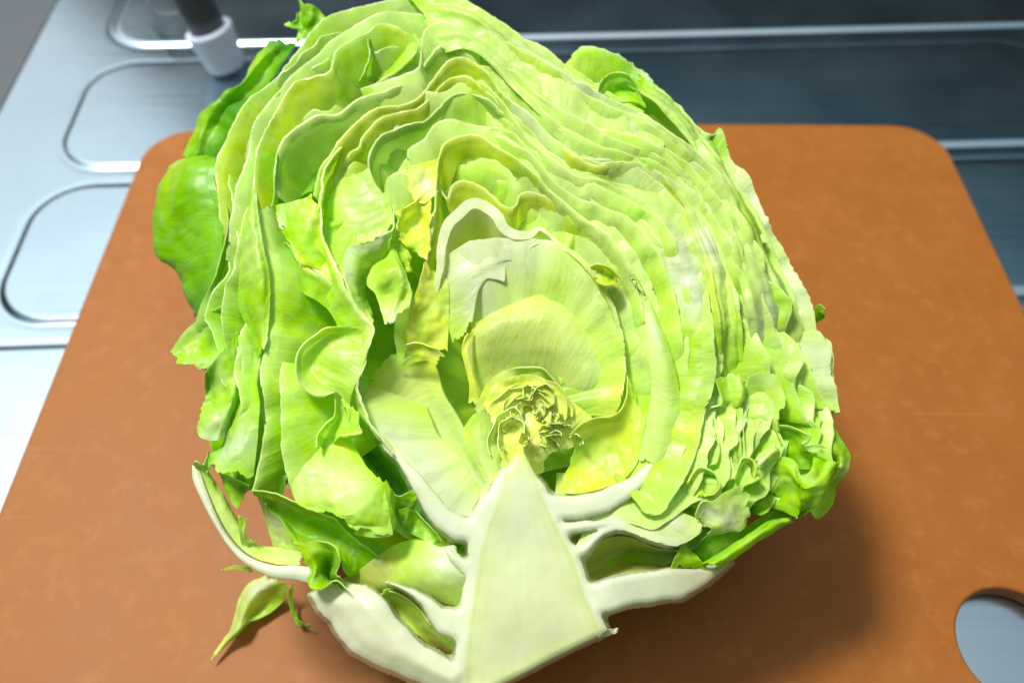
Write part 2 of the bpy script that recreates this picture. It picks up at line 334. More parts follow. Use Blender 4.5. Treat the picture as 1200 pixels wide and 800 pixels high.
nx_, ny_ = X.shape; idx = np.arange(nx_ * ny_).reshape(nx_, ny_)
F = np.stack((idx[:-1, :-1], idx[1:, :-1], idx[1:, 1:], idx[:-1, 1:]), -1).reshape(-1, 4)
V = V.reshape(-1, 3); k0 = len(V)
rim = np.stack((xs[0] * ex[0] + ys * ey[0], xs[0] * ex[1] + ys * ey[1], np.full(len(ys), ZC - 0.04)), -1)       # turned-down front lip at the left
V = np.vstack((V, rim)); i = np.arange(len(ys) - 1)
F = np.vstack((F, np.stack((idx[0, i], idx[0, i + 1], k0 + i + 1, k0 + i), -1)))
ct = link('countertop', mesh_np('countertop', V, F), MAT['steel']); ct['kind'] = 'structure'
fl = link('floor', mesh_np('floor', np.array([(-1.6, -0.4, -0.045), (1.4, -0.4, -0.045), (1.4, 1.2, -0.045), (-1.6, 1.2, -0.045)]), [(0, 1, 2, 3)]), MAT['floor']); fl['kind'] = 'structure'

# ------------------------------------------------------------------ cutting board
def curve_board():
    cd = bpy.data.curves.new('board_outline', 'CURVE'); cd.dimensions = '2D'; cd.fill_mode = 'BOTH'
    bl, br = onz(178, 152), onz(1097, 146)
    dl = onz(0, 600) - onz(160, 200); dl /= np.linalg.norm(dl); dr = onz(1200, 370) - onz(1112, 184); dr /= np.linalg.norm(dr)
    fl_, fr_ = bl + dl * 0.36, br + dr * 0.36
    corners = [bl, br, fr_, fl_]; rad = 0.021; pts = []
    for i in range(4):
        p0, p1, p2 = corners[i - 1], corners[i], corners[(i + 1) % 4]
        a = (p0 - p1) / np.linalg.norm(p0 - p1); b = (p2 - p1) / np.linalg.norm(p2 - p1)
        half = math.acos(a @ b) / 2; tl = rad / math.tan(half); cen = p1 + (a + b) / np.linalg.norm(a + b) * rad / math.sin(half)
        v0 = p1 + a * tl - cen; v1 = p1 + b * tl - cen
        for j in range(13):
            u = j / 12; v = v0 * math.sin((1 - u) * (math.pi - 2 * half)) + v1 * math.sin(u * (math.pi - 2 * half)); pts.append(cen + v / np.linalg.norm(v) * rad)
        if i == 0:
            q0, q1 = pts[-1], br + (bl - br) / np.linalg.norm(bl - br) * rad
            for j in range(1, 8): pts.append(q0 + (q1 - q0) * j / 8 + np.array((0, 0.0022 * math.sin(math.pi * j / 8), 0)))   # the far edge bows out a little
    hc = onz(1193, 756); hole = [hc + np.array((math.cos(a) * 0.0165, math.sin(a) * 0.0165, 0)) for a in np.linspace(0, 2 * math.pi, 48, endpoint=False)]
    for ring in (pts, hole):
        s = cd.splines.new('POLY'); s.points.add(len(ring) - 1); s.use_cyclic_u = True
        for q, p_ in zip(s.points, ring): q.co = (p_[0], p_[1], 0, 1)
    cd.extrude = 0.0022; cd.bevel_depth = 0.0009; cd.bevel_resolution = 2; cd.offset = -0.0009
    tmp = bpy.data.objects.new('tmp', cd); COL.objects.link(tmp)
    dg = bpy.context.evaluated_depsgraph_get(); me = bpy.data.meshes.new_from_object(tmp.evaluated_get(dg)); me.name = 'cutting_board'
    bpy.data.objects.remove(tmp); bpy.data.curves.remove(cd); me.materials.clear()
    return me
bo = link('cutting_board', curve_board(), MAT['board']); bo.location = (0, 0, -0.0031)
bo['label'] = 'orange brown composite cutting board with rounded corners and a hanging hole'; bo['category'] = 'cutting board'

# ------------------------------------------------------------------ lettuce
LET = bpy.data.objects.new('lettuce_head', None); COL.objects.link(LET); LET.empty_display_size = 0.02
LET['label'] = 'halved green lettuce lying cut side up with its core showing'; LET['category'] = 'lettuce'

exec_leaves = True
# --- hull and filler leaves (deep layers that show in the gaps)
HULL = [(300, 500), (285, 420), (268, 330), (272, 260), (290, 190), (330, 110), (400, 40), (480, 8), (570, 25), (640, 75), (730, 95), (800, 150), (860, 220), (915, 320), (945, 400), (960, 480), (935, 570), (860, 625), (760, 680), (680, 700), (580, 725), (470, 690), (390, 630), (320, 560), (300, 500)]
c0 = (605, 445)
hull_a = [math.degrees(math.atan2(y - c0[1], x - c0[0])) % 360 for x, y in HULL]; order = sorted(range(len(HULL) - 1), key=lambda i: hull_a[i])
ha = np.array([hull_a[i] for i in order]); hr = np.array([math.hypot(HULL[i][0] - c0[0], HULL[i][1] - c0[1]) for i in order])
bowl([(600 + (x - 600) * .97, 440 + (y - 440) * .97) for x, y in HULL], ('G', 'L', 'L'), h=-14, C=(600, 440), k=.62, p0=12, p1=88, m=16, wav=2.0, freq=60, n=150, hn=5, deep=1)
for sc_, h_, cc_, a0, a1 in ((.80, -22, 'L', 20, 380), (.6, -20, 'L', 20, 380), (.42, -18, 'M', 20, 380), (0.88, -10, 'L', 222, 400), (0.79, -9, 'L', 225, 395), (0.70, -8, 'M', 228, 390), (0.61, -8, 'M', 232, 385), (0.52, -8, 'M', 235, 385), (0.42, -9, 'Y', 235, 380), (0.32, -9, 'Y', 240, 375)):
    pts = []
    for j in range(25):
        a = (a0 + (a1 - a0) * j / 24) % 360; r_ = np.interp(a, ha, hr, period=360) * sc_; pts.append((c0[0] + r_ * math.cos(R(a)), c0[1] + r_ * math.sin(R(a))))
    bowl(pts, (cc_, 'L', 'L'), h=h_, C=c0, k=.62, p0=12, p1=86, m=16, wav=2.0, freq=60, n=150, hn=4, deep=1 if h_ > -15 else .6)
rng = random.Random(5)
for q in range(16):
    sc_ = rng.uniform(.42, .95); c0 = (605, 445); a0 = rng.uniform(222, 300); span = rng.uniform(30, 55); pts = []
    ph_ = rng.uniform(0, 9)
    for j in range(9):
        a = (a0 + span * j / 8) % 360; r_ = np.interp(a, ha, hr, period=360) * sc_ * (1 + .03 * math.sin(j * 1.3 + ph_)); pts.append((c0[0] + r_ * math.cos(R(a)), c0[1] + r_ * math.sin(R(a))))
    bowl(pts, (rng.choice(('MPVM', 'YMMY', 'PVPM')), 'LLLL', 'LLLL'), h=rng.uniform(-5, -2), C=c0, k=.75, p0=rng.uniform(14, 30), p1=55, wav=1.0, hn=3)
def arc_leaf(a0, span, scl, cols, h, **kw):
    pts = []; ph_ = rng.uniform(0, 9)
    for j in range(9):
        a = (a0 + span * j / 8) % 360; r_ = np.interp(a, ha, hr, period=360) * scl * (1 + .025 * math.sin(j * 1.3 + ph_)); pts.append((c0[0] + r_ * math.cos(R(a)), c0[1] + r_ * math.sin(R(a))))
    bowl(pts, cols, h=h, C=c0, k=.75, p1=58, sink=8, **kw)
for q in range(8):                                                  # fine crinkled layers on the right flank
    arc_leaf(rng.uniform(-50, 2), rng.uniform(18, 34), rng.uniform(.55, .97), (rng.choice(('MPVM', 'YMMP', 'PVPM', 'LMML', 'VVPM')), 'LMML', 'LLLL'), rng.uniform(-3, 1.2), p0=rng.uniform(16, 36), wav=1.2, freq=120, hn=2.5, ruf=1.3, lip=rng.uniform(1.5, 4))
for q in range(14):
    arc_leaf(rng.uniform(225, 300), rng.uniform(14, 30), rng.uniform(.6, .97), (rng.choice(('MPVM', 'YMMP', 'PVPM', 'VVPM')), 'LMML', 'LLLL'), rng.uniform(-3, 0.3), p0=rng.uniform(16, 36), wav=1.0, freq=120, hn=2.2, ruf=1.0, lip=rng.uniform(2, 5))
# broad green leaf behind the left frills
loft([[(250, 300, -13), (240, 340, -13), (232, 385, -13), (240, 440, -13), (242, 490, -13), (248, 530, -13), (262, 560, -13)], [(275, 290, -16), (268, 340, -16), (262, 385, -16), (264, 440, -16), (266, 490, -16), (270, 530, -15), (276, 565, -14)], [(315, 285, -14), (312, 340, -14), (310, 385, -14), (310, 440, -14), (310, 490, -14), (306, 535, -13), (296, 578, -12)], [(345, 285, -17), (345, 340, -17), (345, 385, -17), (345, 440, -17), (345, 490, -16), (340, 540, -14), (330, 590, -12)]], ('LMLLMLL', 'GGGGGGG', 'LGLLGLL', 'LLLLLLL'), wav=2.0, freq=90, n=90)
# --- outermost leaf, top rim
bowl([(262, 285), (255, 230), (252, 197), (262, 172), (277, 142), (292, 117), (320, 95), (352, 52), (380, 22), (405, 10), (447, 0), (480, -6), (535, -1), (560, 10), (580, 24), (600, 37), (615, 46), (630, 52), (646, 63), (660, 76), (690, 92), (720, 110)],
     ('YYMMVVVM', 'LLLMVVVP', 'LLLLMMMM'), h=-3, C=(600, 430), k=.8, p0=18, p1=55, wav=1.2)
# E2 translucent strip
bowl([(262, 300), (272, 252), (277, 222), (290, 190), (297, 155), (320, 117), (355, 77), (387, 50), (420, 28), (460, 14), (500, 12)],
     ('VVVVVVVV', 'LLLMMVVP', 'LLLLLMMM'), h=-1.5, C=(600, 430), k=.8, p0=22, p1=55, wav=1.0, w=2.2)
# E3 yellow wavy edge
bowl([(274, 284), (280, 262), (288, 245), (297, 230), (298, 200), (305, 170), (315, 150), (330, 120), (347, 98), (370, 91), (388, 86), (396, 62), (420, 45), (445, 28), (467, 30), (478, 36)],
     ('YYMYYMMY', 'LLLMPPML', 'LLLLLLLL'), h=0, C=(600, 430), k=.8, p0=25, p1=55, w=2)
# pocket and its curl at the top
loft([[(431, 45, 0), (433, 65, 0), (427, 83, 0), (421, 96, -1)], [(450, 40, -8), (450, 66, -9), (445, 84, -7), (438, 95, -5)], [(476, 38, -2), (481, 52, -2), (474, 68, -3), (456, 90, -2)], [(487, 41, 0), (491, 54, 1), (485, 66, 0), (462, 88, 0)]], ('MPM', 'GLL', 'LMM', 'VVP'), wav=.5)
# T2/T3 pale roof leaves
bowl([(420, 98), (440, 97), (462, 90), (487, 83), (493, 66), (495, 42), (505, 28), (518, 26), (536, 32), (560, 44)], ('MVVVVVV', 'MPVVVVP', 'LMMPPPM'), h=.5, C=(600, 430), k=.75, p0=32, p1=62, wav=.8, w=2)
bowl([(322, 225), (321, 200), (326, 176), (340, 156), (365, 140), (397, 133), (425, 115), (455, 105), (487, 92), (500, 70), (510, 57), (525, 55), (545, 60), (562, 74)],
     ('VPVVVVVPVV', 'LMPPVVVVVV', 'LLLLLMPPPP'), h=0, C=(600, 430), k=.72, p0=16, p1=50, lip=1.5, deep=1, wav=.8, w=2.5)
# broad pale roof leaf running down to the right
loft([[(478, -5, -3), (535, 0, -2), (582, 25, -2), (615, 47, -3), (646, 65, -3), (670, 82, -2), (705, 104, -1), (750, 130, 0)], [(495, 16, -1), (540, 22, 0), (585, 46, 0), (620, 70, 0), (660, 96, 0), (695, 116, 0), (735, 136, 1), (775, 165, 1)], [(510, 42, 0), (545, 46, 1), (580, 68, 1), (612, 94, 1), (650, 122, 1), (690, 146, 1), (730, 158, 1), (775, 185, 1)], [(520, 62, 0), (547, 58, 1), (572, 74, 1), (600, 104, 1), (630, 134, 1), (660, 158, 1), (695, 176, 1), (735, 178, 1), (770, 195, 1)]],
     ('MPVVVPM', 'PVVWVVP', 'VVVVPVV', 'PVVPVVV'), wav=.9, freq=60, fold=2.0, n=110, m=50, ff=3)
bowl([(560, 22), (600, 58), (640, 84), (668, 100), (700, 122), (735, 140), (770, 168)], ('MPVVVVP', 'PVVVVPP', 'LMMMML'), h=1.5, C=(600, 430), k=.5, p0=55, p1=75, wav=.8)
# T4 yellow double edge
bowl([(365, 224), (374, 200), (386, 181), (400, 162), (420, 140), (442, 126), (470, 121), (492, 111), (508, 90), (525, 73), (547, 68), (565, 78), (590, 108), (620, 140), (650, 168), (675, 186), (700, 195), (730, 189), (748, 190), (762, 200)],
     ('MYYYYYMYYYM', 'LLLLLMMYYYL', 'LLLLLLLLYYL'), h=1, C=(600, 440), k=.8, p0=15, p1=50, wav=.6, w=2.2)
bowl([(390, 215), (396, 195), (408, 178), (420, 172), (424, 160), (440, 142), (465, 132), (490, 126), (505, 112), (520, 95), (535, 88), (552, 92), (575, 112), (600, 140)], ('MYYYYYYMM', 'LLLLLYYYY', 'LLLLLLYYY'), h=-.5, C=(600, 440), k=.85, p0=15, p1=50, wav=.6, w=2)
# T5 pale leaf with the deep olive pocket
bowl([(431, 212), (431, 200), (432, 184), (437, 170), (450, 156), (476, 148), (500, 140), (522, 118), (537, 110), (557, 111), (577, 121), (610, 148), (640, 172), (668, 195), (686, 226)], ('VVVPVVVVVPP', 'LLLLMVVVVVM', 'GGGLLLMMMLL'), h=-.5, C=(600, 450), k=.8, p0=14, p1=50, lip=1.2, deep=1.2, wav=.5, w=2)
# M0 grey-pale surface under it
loft([[(432, 196, 0), (440, 215, 0), (449, 227, 0), (458, 240, 0), (461, 264, 0)], [(410, 205, -2), (415, 230, -1), (425, 248, -1), (432, 265, -1), (448, 278, -1)], [(387, 222, -4), (390, 245, -3), (400, 268, -2), (408, 283, -2), (420, 288, -1)], [(379, 250, -7), (379, 275, -7), (385, 295, -6), (395, 308, -5), (404, 310, -4)]], ('VVPV', 'PVVP', 'PPPP', 'MMMM'), wav=.5)
# T6
bowl([(449, 228), (457, 207), (477, 197), (480, 176), (497, 165), (510, 146), (525, 141), (552, 145), (580, 151), (610, 174), (635, 200), (655, 221), (685, 237), (722, 270), (745, 300), (770, 350), (785, 400)], ('VVVVVVVVVVV', 'PPPPMVVVVVP', 'LLLLLMPPPML'), h=-.5, C=(605, 455), k=.8, p0=30, p1=60, wav=.6, w=2.2)
# left yellow crumpled bits beside T7
loft([[(478, 196, 0), (498, 190, 0), (512, 186, 1)], [(480, 222, 0), (500, 215, -1), (512, 205, 0)], [(486, 236, -1), (498, 238, 0), (511, 228, 0)]], ('VYY', 'YCY', 'YYV'), wav=.8, mat='heart')
loft([[(462, 250, -1), (480, 240, 0), (501, 222, 0)], [(464, 268, 0), (482, 258, -4), (505, 250, 0)], [(470, 285, -1), (490, 283, -2), (503, 275, 0)], [(480, 295, -3), (493, 300, -1), (499, 304, -1)]], ('YYV', 'MYY', 'YMY', 'MMY'), wav=1.4, freq=160, mat='heart')
loft([[(458, 288, -3), (472, 287, -2), (483, 300, -2)], [(460, 302, -6), (470, 306, -3), (482, 318, -4)], [(464, 318, -7), (473, 321, -5), (481, 325, -6)]], ('YLY', 'LLY', 'LGL'), wav=1.6, freq=200)
# T7 yellow arch
bowl([(497, 306), (504, 275), (510, 235), (511, 208), (513, 189), (522, 170), (540, 159), (557, 159), (576, 168), (600, 183), (622, 199), (645, 224), (672, 246), (700, 266), (725, 292), (745, 330), (757, 375)], ('YYYYYYMVVVVP', 'YLLYYYMPPPMM', 'LLLLLLLLLLLL'), h=.5, C=(610, 470), k=.85, p0=18, p1=50, lip=1.5, deep=1, wav=.5, w=2.2)
# T8 yellow fold
bowl([(514, 200), (515, 212), (519, 226), (524, 231), (530, 217), (543, 211), (560, 217), (576, 228), (588, 241), (598, 245), (604, 240), (608, 229), (618, 225), (640, 230), (663, 243), (695, 267), (722, 296), (742, 330), (752, 356), (757, 380)], ('YYYYYYYYMMPP', 'YYYLYYLLMMMM', 'LLLLLLLLLLLL'), h=-1, C=(610, 475), k=.85, p0=20, p1=55, wav=.4, w=2, decay=2)
# T9 thick pale arch
bowl([(508, 350, 4), (511, 332, 6), (515, 312, 9), (517, 287, 11), (525, 264, 13), (537, 248, 14), (552, 238, 14), (567, 239, 14), (582, 251, 13), (592, 267, 13), (605, 275, 12), (620, 274, 10), (629, 267, 6), (640, 270, 4), (655, 285, 4), (672, 300, 4), (690, 314, 5), (705, 335, 5), (720, 365, 5), (730, 400, 5)], ('VWWWWWWYYMM', 'YYYYYYYYLMM', 'YYYYLLLLLLL'), h=-1, C=(610, 480), k=.85, p0=16, p1=52, wav=.3, decay=2)
# yellow flank below T9, torn lower edge
loft([[(497, 308, 0), (490, 335, 0), (480, 365, -1), (474, 402, -3)], [(508, 318, -2), (503, 345, -2), (494, 375, -3), (488, 408, -5)], [(516, 318, -3), (515, 345, -3), (512, 378, -4), (506, 408, -6)], [(524, 330, -4), (526, 350, -4), (526, 380, -5), (524, 412, -6)]], ('YYYY', 'MYMY', 'YMYY', 'VMYY'), wav=.9, mat='heart')
loft([[(476, 404, -2), (488, 402, -1), (502, 405, -1), (515, 409, -1)], [(474, 416, -5), (488, 410, -3), (503, 409, -2), (516, 416, -2)], [(470, 432, -8), (484, 425, -6), (500, 422, -4), (510, 428, -4)]], ('VYYV', 'MYYY', 'MMYY'), wav=.8, mat='heart')
# little yellow curl on the right
loft([[(690, 313, 1), (702, 310, 3), (716, 314, 3), (727, 325, 2)], [(698, 322, 0), (706, 320, 0), (716, 324, -1), (723, 332, 0)], [(700, 332, 1), (708, 334, 3), (717, 335, 3), (722, 338, 2)]], ('YYY', 'YLY', 'YYY'), wav=.8, freq=200, w=2)
# T10 white leaf with torn inner edge
bowl([(516, 308), (524, 296), (547, 285), (572, 281), (600, 280), (635, 282), (660, 290), (680, 302), (695, 320), (710, 345), (722, 370), (730, 400), (734, 435), (728, 468), (718, 487)], ('VWWWVVVPPYY', 'VWVVMPPMMLL', 'PVPMMMMMLLL'), h=-2, C=(612, 470), k=.5, p0=42, p1=68, wav=.3, w=2)
loft([[(518, 306, -3), (516, 335, -4), (522, 370, -5), (530, 400, -6)], [(545, 288, -3), (540, 325, -3), (540, 360, -4), (542, 392, -5)], [(590, 281, -2), (575, 308, -2), (562, 330, -3), (553, 378, -4)], [(634, 285, -2), (621, 292, -2), (620, 311, -3), (605, 306, -3), (593, 310, -3), (591, 330, -3), (580, 321, -3), (561, 332, -4), (556, 345, -4), (552, 384, -5)]], ('VVPM', 'WWVM', 'WWWV', 'WWWV'), wav=.25, n=130)
# T11 domed leaf over the heart, highlight on its right bulge painted paler
loft([[(556, 379, -5), (580, 366, -4), (605, 355, -4), (632, 346, -4), (660, 350, -5), (685, 368, -5), (707, 392, -5), (722, 420, -5), (728, 450, -6), (722, 480, -7)],
      [(547, 395, -7), (570, 385, -3), (600, 376, -2), (632, 370, -1.5), (654, 374, -2), (674, 388, -2.5), (692, 408, -3), (704, 430, -4), (712, 455, -5), (712, 482, -7)],
      [(545, 415, -9), (565, 410, -5), (595, 402, -4), (628, 398, -3), (648, 404, -3), (664, 416, -3), (678, 432, -3.5), (690, 448, -4), (698, 466, -6), (704, 485, -8)],
      [(552, 445, -10), (568, 435, -8), (592, 424, -7), (625, 422, -6), (645, 430, -6), (656, 444, -6), (666, 457, -6), (676, 470, -7), (688, 482, -8), (698, 492, -9)],
      [(560, 470, -11), (572, 452, -10), (595, 438, -9), (625, 438, -9), (640, 446, -9), (650, 458, -9), (656, 472, -9), (664, 484, -9), (675, 494, -10), (690, 500, -10)]], ('YBBBBBYY', 'BBBBBVVY', 'BBBBBVVM', 'MBBBBBMM', 'MBBBMMMM'), wav=.3, n=90, freq=90)
# yellow strip rib left of it
loft([[(546, 392, -3), (541, 410, -3), (545, 430, -3), (550, 452, -4), (549, 470, -5)], [(556, 390, -5), (548, 410, -3), (552, 430, -3), (558, 452, -3), (564, 474, -5)]], ('YYYYY', 'YYYYY'), wav=.3, w=2.2)
# heart: outer ring, coils
loft([[(556, 480, -4), (561, 468, -3), (570, 450, -2), (585, 437, -2), (605, 431, -2), (633, 431, -3), (646, 441, -4), (658, 457, -5), (656, 475, -6)], [(570, 486, -4), (578, 470, -3), (588, 455, -3), (602, 446, -3), (615, 441, -5), (632, 440, -7), (642, 450, -9), (650, 462, -10), (648, 475, -10)], [(580, 492, -8), (587, 475, -7), (596, 460, -8), (608, 452, -9), (618, 450, -11), (630, 452, -13), (637, 460, -14), (640, 468, -15), (638, 476, -15)]], ('BYBVVBY', 'BBBVBBB', 'BBBBBMM'), wav=.4, w=2)
loft([[(578, 452, -5), (605, 440, -4), (635, 442, -4), (660, 462, -5), (690, 485, -6)], [(572, 475, -5), (600, 468, -6), (632, 470, -6), (658, 484, -6), (685, 500, -7)], [(578, 505, -5), (602, 500, -5), (630, 500, -5), (652, 508, -6), (672, 520, -8)], [(586, 532, -5), (600, 528, -4), (615, 528, -4), (630, 530, -5), (646, 530, -7)], [(582, 560, -8), (596, 556, -7), (610, 556, -7), (624, 556, -8), (636, 552, -10)]], ('HHHHY', 'HHHHB', 'HHHHB', 'HHHHB', 'VVVHB'), wav=1.0, freq=150, n=80, m=70, h=3.0, mat='heart')
def coil(cx, cy, rx, ry, a0, turns, h_, depth=3, cols=('B', 'Y'), w=1.1, shrink=.35, wob=.07):
    SEED[0] += 1; h = h_ + 3.0; n = int(26 * turns) + 8; top = []; mid = []; low = []
    for i in range(n):
        u = i / (n - 1); a = R(a0) + u * turns * 2 * math.pi; q = (1 - shrink * u) * (1 + wob * math.sin(a * 3 + SEED[0]) + wob * .6 * math.sin(a * 7 + SEED[0] * 2))
        top.append((cx + rx * q * math.cos(a), cy + ry * q * math.sin(a), h + .8 * math.sin(a * 4 + SEED[0]))); q2 = q * .84; mid.append((cx + rx * q2 * math.cos(a), cy + ry * q2 * math.sin(a), h - depth * .5)); q2 = q * .45
        low.append((cx + rx * q2 * math.cos(a), cy + ry * q2 * math.sin(a), h - depth))
    loft([top, mid, low], cols, n=max(30, int(40 * turns)), wav=.25, freq=300, w=w, mat='heart')
coil(619, 459, 7, 11, 30, 1.1, -2)
coil(638, 466, 16, 18, 150, .85, -2.5, 3.5, ('B', 'B', 'M'))
coil(614, 514, 7, 9, 0, 1.2, -1, 2.5, ('H', 'Y'))
coil(600, 515, 17, 30, 150, .55, -1.5, 4, ('B', 'B', 'M'), shrink=.1)
coil(597, 518, 24, 40, 160, .5, -2, 4, ('V', 'B', 'M'), shrink=.05, wob=.06)
rh = random.Random(12)
for q, (r_, a0, tn) in enumerate(((13, 140, .7), (20, 150, .66), (27, 135, .72), (34, 150, .62), (41, 160, .6), (48, 185, .5))):      # nested rings of the heart
    coil(618 + q * 1.5, 480 + q * 1.6, r_ * 1.08, r_ * .92, a0 + rh.uniform(-12, 12), tn, -3.0 - .2 * q, 1.5, (('H', 'H', 'H'), ('H', 'H', 'V'))[q % 2], shrink=.08, wob=.05)
for q in range(9):
    coil(rh.uniform(632, 676), rh.uniform(496, 528), rh.uniform(8, 16), rh.uniform(6, 12), rh.uniform(150, 260), rh.uniform(.25, .5), rh.uniform(-4.5, -3), 2.6, (('V', 'B', 'B'), ('Y', 'B', 'M'))[q % 2], shrink=.25, wob=.09)
# pale leaf wall left of the heart
loft([[(545, 500, -6), (556, 485, -4), (575, 478, -4), (588, 490, -5)], [(548, 525, -6), (560, 515, -4), (578, 510, -5), (590, 515, -6)], [(560, 550, -7), (568, 545, -4), (580, 540, -5), (592, 545, -6)], [(572, 572, -6), (578, 568, -4), (586, 562, -5), (594, 565, -6)]], ('YMMM', 'PVPM', 'PVVP', 'VVVV'), wav=.4)
# R1 glossy yellow leaf right of the core
loft([[(668, 508, -2), (678, 499, -1), (695, 490, -1), (718, 487, -1), (732, 470, -2), (735, 440, -3)], [(672, 528, -5), (690, 518, -6), (710, 512, -6), (728, 506, -5), (738, 492, -4), (743, 462, -4)], [(667, 548, -6), (690, 545, -7), (712, 540, -6), (730, 532, -5), (743, 512, -4), (750, 480, -4)], [(655, 577, -6), (680, 578, -5), (712, 570, -4), (738, 554, -3), (752, 528, -3), (757, 495, -3)]], ('YYYYYM', 'LMYYYM', 'YYMYYP', 'MYYMMP'), wav=.45, n=70)
# T7 rib band, right
loft([[(733, 315, 0), (752, 348, 0), (757, 382, 0), (761, 418, 0), (764, 455, -1), (757, 500, -2), (750, 535, -3)], [(742, 326, 0), (760, 358, .5), (769, 392, .5), (777, 428, .5), (782, 462, 0), (778, 502, -1), (765, 545, -2)], [(745, 328, -1), (767, 370, -1), (780, 405, -1), (789, 435, -1), (797, 472, -1), (797, 498, -2), (783, 538, -3)]], ('VVVVVVV', 'VVWVVVV', 'PPPPPPM'), wav=.3, w=7)
# X pale white leaf, upper right
loft([[(689, 226, 1), (695, 241, 0), (712, 249, 0), (736, 258, 0), (752, 274, 0), (770, 310, 0), (786, 350, 0), (797, 395, 0), (801, 445, -6)], [(707, 224, 0), (720, 236, 0), (738, 246, 0), (757, 262, 0), (772, 285, 0), (788, 318, 0), (802, 355, 0), (811, 398, 0), (817, 452, -6)], [(728, 222, -1), (745, 228, 0), (760, 238, 1), (776, 258, 1), (792, 285, 1), (806, 315, 1), (817, 350, 1), (826, 398, 0), (834, 455, -6)], [(750, 210, -3), (765, 216, -2), (782, 230, -1), (797, 250, 0), (812, 280, 0), (824, 312, 0), (832, 350, 0), (838, 398, -1), (845, 452, -6)]], ('WVVVVVPPM', 'VVVVWWPPM', 'VVVWWWVMM', 'PPPVVPPMM'), wav=.9, n=90)
# right streaming layers
bowl([(760, 197), (785, 228), (806, 255), (822, 300), (830, 345), (836, 400), (837, 435), (830, 470), (820, 507), (814, 535), (795, 570), (777, 599), (760, 602), (751, 592), (757, 582)], ('MPVMMMMMYMMM', 'MMVMMMLLMMML', 'LMMLLLLLLLLL'), h=1, C=(620, 440), k=.8, p0=24, p1=55, wav=.8, w=2, decay=1.5)

loft([[(758, 198, 0), (790, 235, 1), (812, 280, 1), (828, 330, 1), (836, 390, 1), (838, 445, -6)], [(775, 192, 1), (805, 230, 2), (826, 278, 2), (842, 330, 2), (850, 390, 2), (852, 450, -6)], [(790, 188, 0), (820, 228, 1), (842, 278, 1), (858, 328, 1), (868, 388, 0), (870, 452, -6)]], ('PYVYMM', 'VVWVPM', 'PVVPMM'), wav=.8, fold=2.4, n=90, m=40, ff=2.6)
loft([[(786, 170, -1), (820, 215, 0), (845, 265, 1), (862, 318, 1), (875, 375, 1), (886, 440, -6)], [(805, 165, -1), (838, 212, 0), (862, 262, 1), (880, 312, 1), (895, 370, 1), (908, 445, -6)], [(822, 168, -3), (854, 210, -2), (878, 258, -1), (898, 308, -1), (916, 362, -1), (930, 448, -7)], [(835, 172, -6), (866, 212, -5), (890, 258, -4), (912, 305, -4), (935, 355, -4), (950, 450, -9)]], ('VVVPVV', 'WVVVWM', 'VVLVVM', 'PVVVVM'), wav=.8, fold=2.4, n=90, m=50, ff=3.2)

loft([[(735, 100, -2), (770, 125, -2), (806, 165, -2), (825, 195, -2)], [(748, 92, -3), (785, 122, -3), (820, 160, -3), (845, 195, -3)], [(752, 86, -6), (790, 120, -6), (826, 158, -6), (852, 190, -6)]], ('PVVV', 'MVVW', 'LLML'), wav=.7, fold=1.6, ff=2.5)
bowl([(660, 76), (668, 68), (683, 57), (700, 59), (712, 64), (722, 66), (738, 75), (755, 86), (767, 102), (790, 120), (806, 138), (830, 160), (842, 152), (849, 163), (855, 186), (875, 208), (886, 232), (900, 262), (917, 290), (940, 333), (953, 358), (957, 383), (971, 400), (975, 412), (976, 435), (983, 463), (985, 483)], ('YMLGGLVGLVWWVWWVVMM', 'LLLLLLPLLVVVVVVVPPML', 'GLLLLLLLMMMMMMMMLLL'), h=-5, C=(640, 420), k=.8, p0=26, p1=60, wav=1.4, w=2.2, rag=.6)
# right-top small frills
loft([[(698, 116, 1), (705, 95, 2), (718, 86, 1), (735, 88, 1), (748, 100, 0)], [(704, 120, -1), (715, 108, -3), (728, 102, -4), (742, 106, -3), (752, 114, -1)], [(698, 120, 1), (715, 117, 1), (730, 118, 1), (745, 120, 1), (760, 130, 0)]], ('VPVP', 'GGGL', 'MVMM'), wav=.8, freq=160)
bowl([(690, 142), (712, 136), (735, 122), (752, 132), (772, 150), (790, 172)], ('MMMPM', 'LGLLL', 'LLLL'), h=1.5, C=(640, 420), k=.7, p0=30, p1=60, wav=.9, freq=140)

def family(A, B, cnt, cols, h=(0, 1.2), wig=3.5, span=(.45, .9), seed=1, **kw):
    """thin layers that follow the flow between two traced leaf lines"""
    rg = random.Random(seed); a = catmull([(*p, 0) for p in A], 40)[:, :2]; b = catmull([(*p, 0) for p in B], 40)[:, :2]
    for q in range(cnt):
        f = (q + .5 + rg.uniform(-.3, .3)) / cnt; ln = rg.uniform(*span); u0 = rg.uniform(0, 1 - ln); ph = rg.uniform(0, 99); pts = []
        for j in range(16):
            u = (u0 + ln * j / 15) * 39; k0 = min(38, int(u)); t_ = u - k0; p = (a[k0] * (1 - t_) + a[k0 + 1] * t_) * (1 - f) + (b[k0] * (1 - t_) + b[k0 + 1] * t_) * f
            pts.append((p[0] + wig * mnoise.noise(Vector((j * .45, ph, 1))) * 1.6, p[1] + wig * mnoise.noise(Vector((j * .45, ph, 7))) * 1.6))
        c = dict(C=(612, 450), k=.8, p0=rg.uniform(14, 28), p1=55, m=13, lip=rg.uniform(1.2, 3.2), sink=6, wav=.8, freq=130, hn=1.4, ruf=.8, deep=.8); c.update(kw)
        bowl(pts, rg.choice(cols), h=rg.uniform(*h), **c)
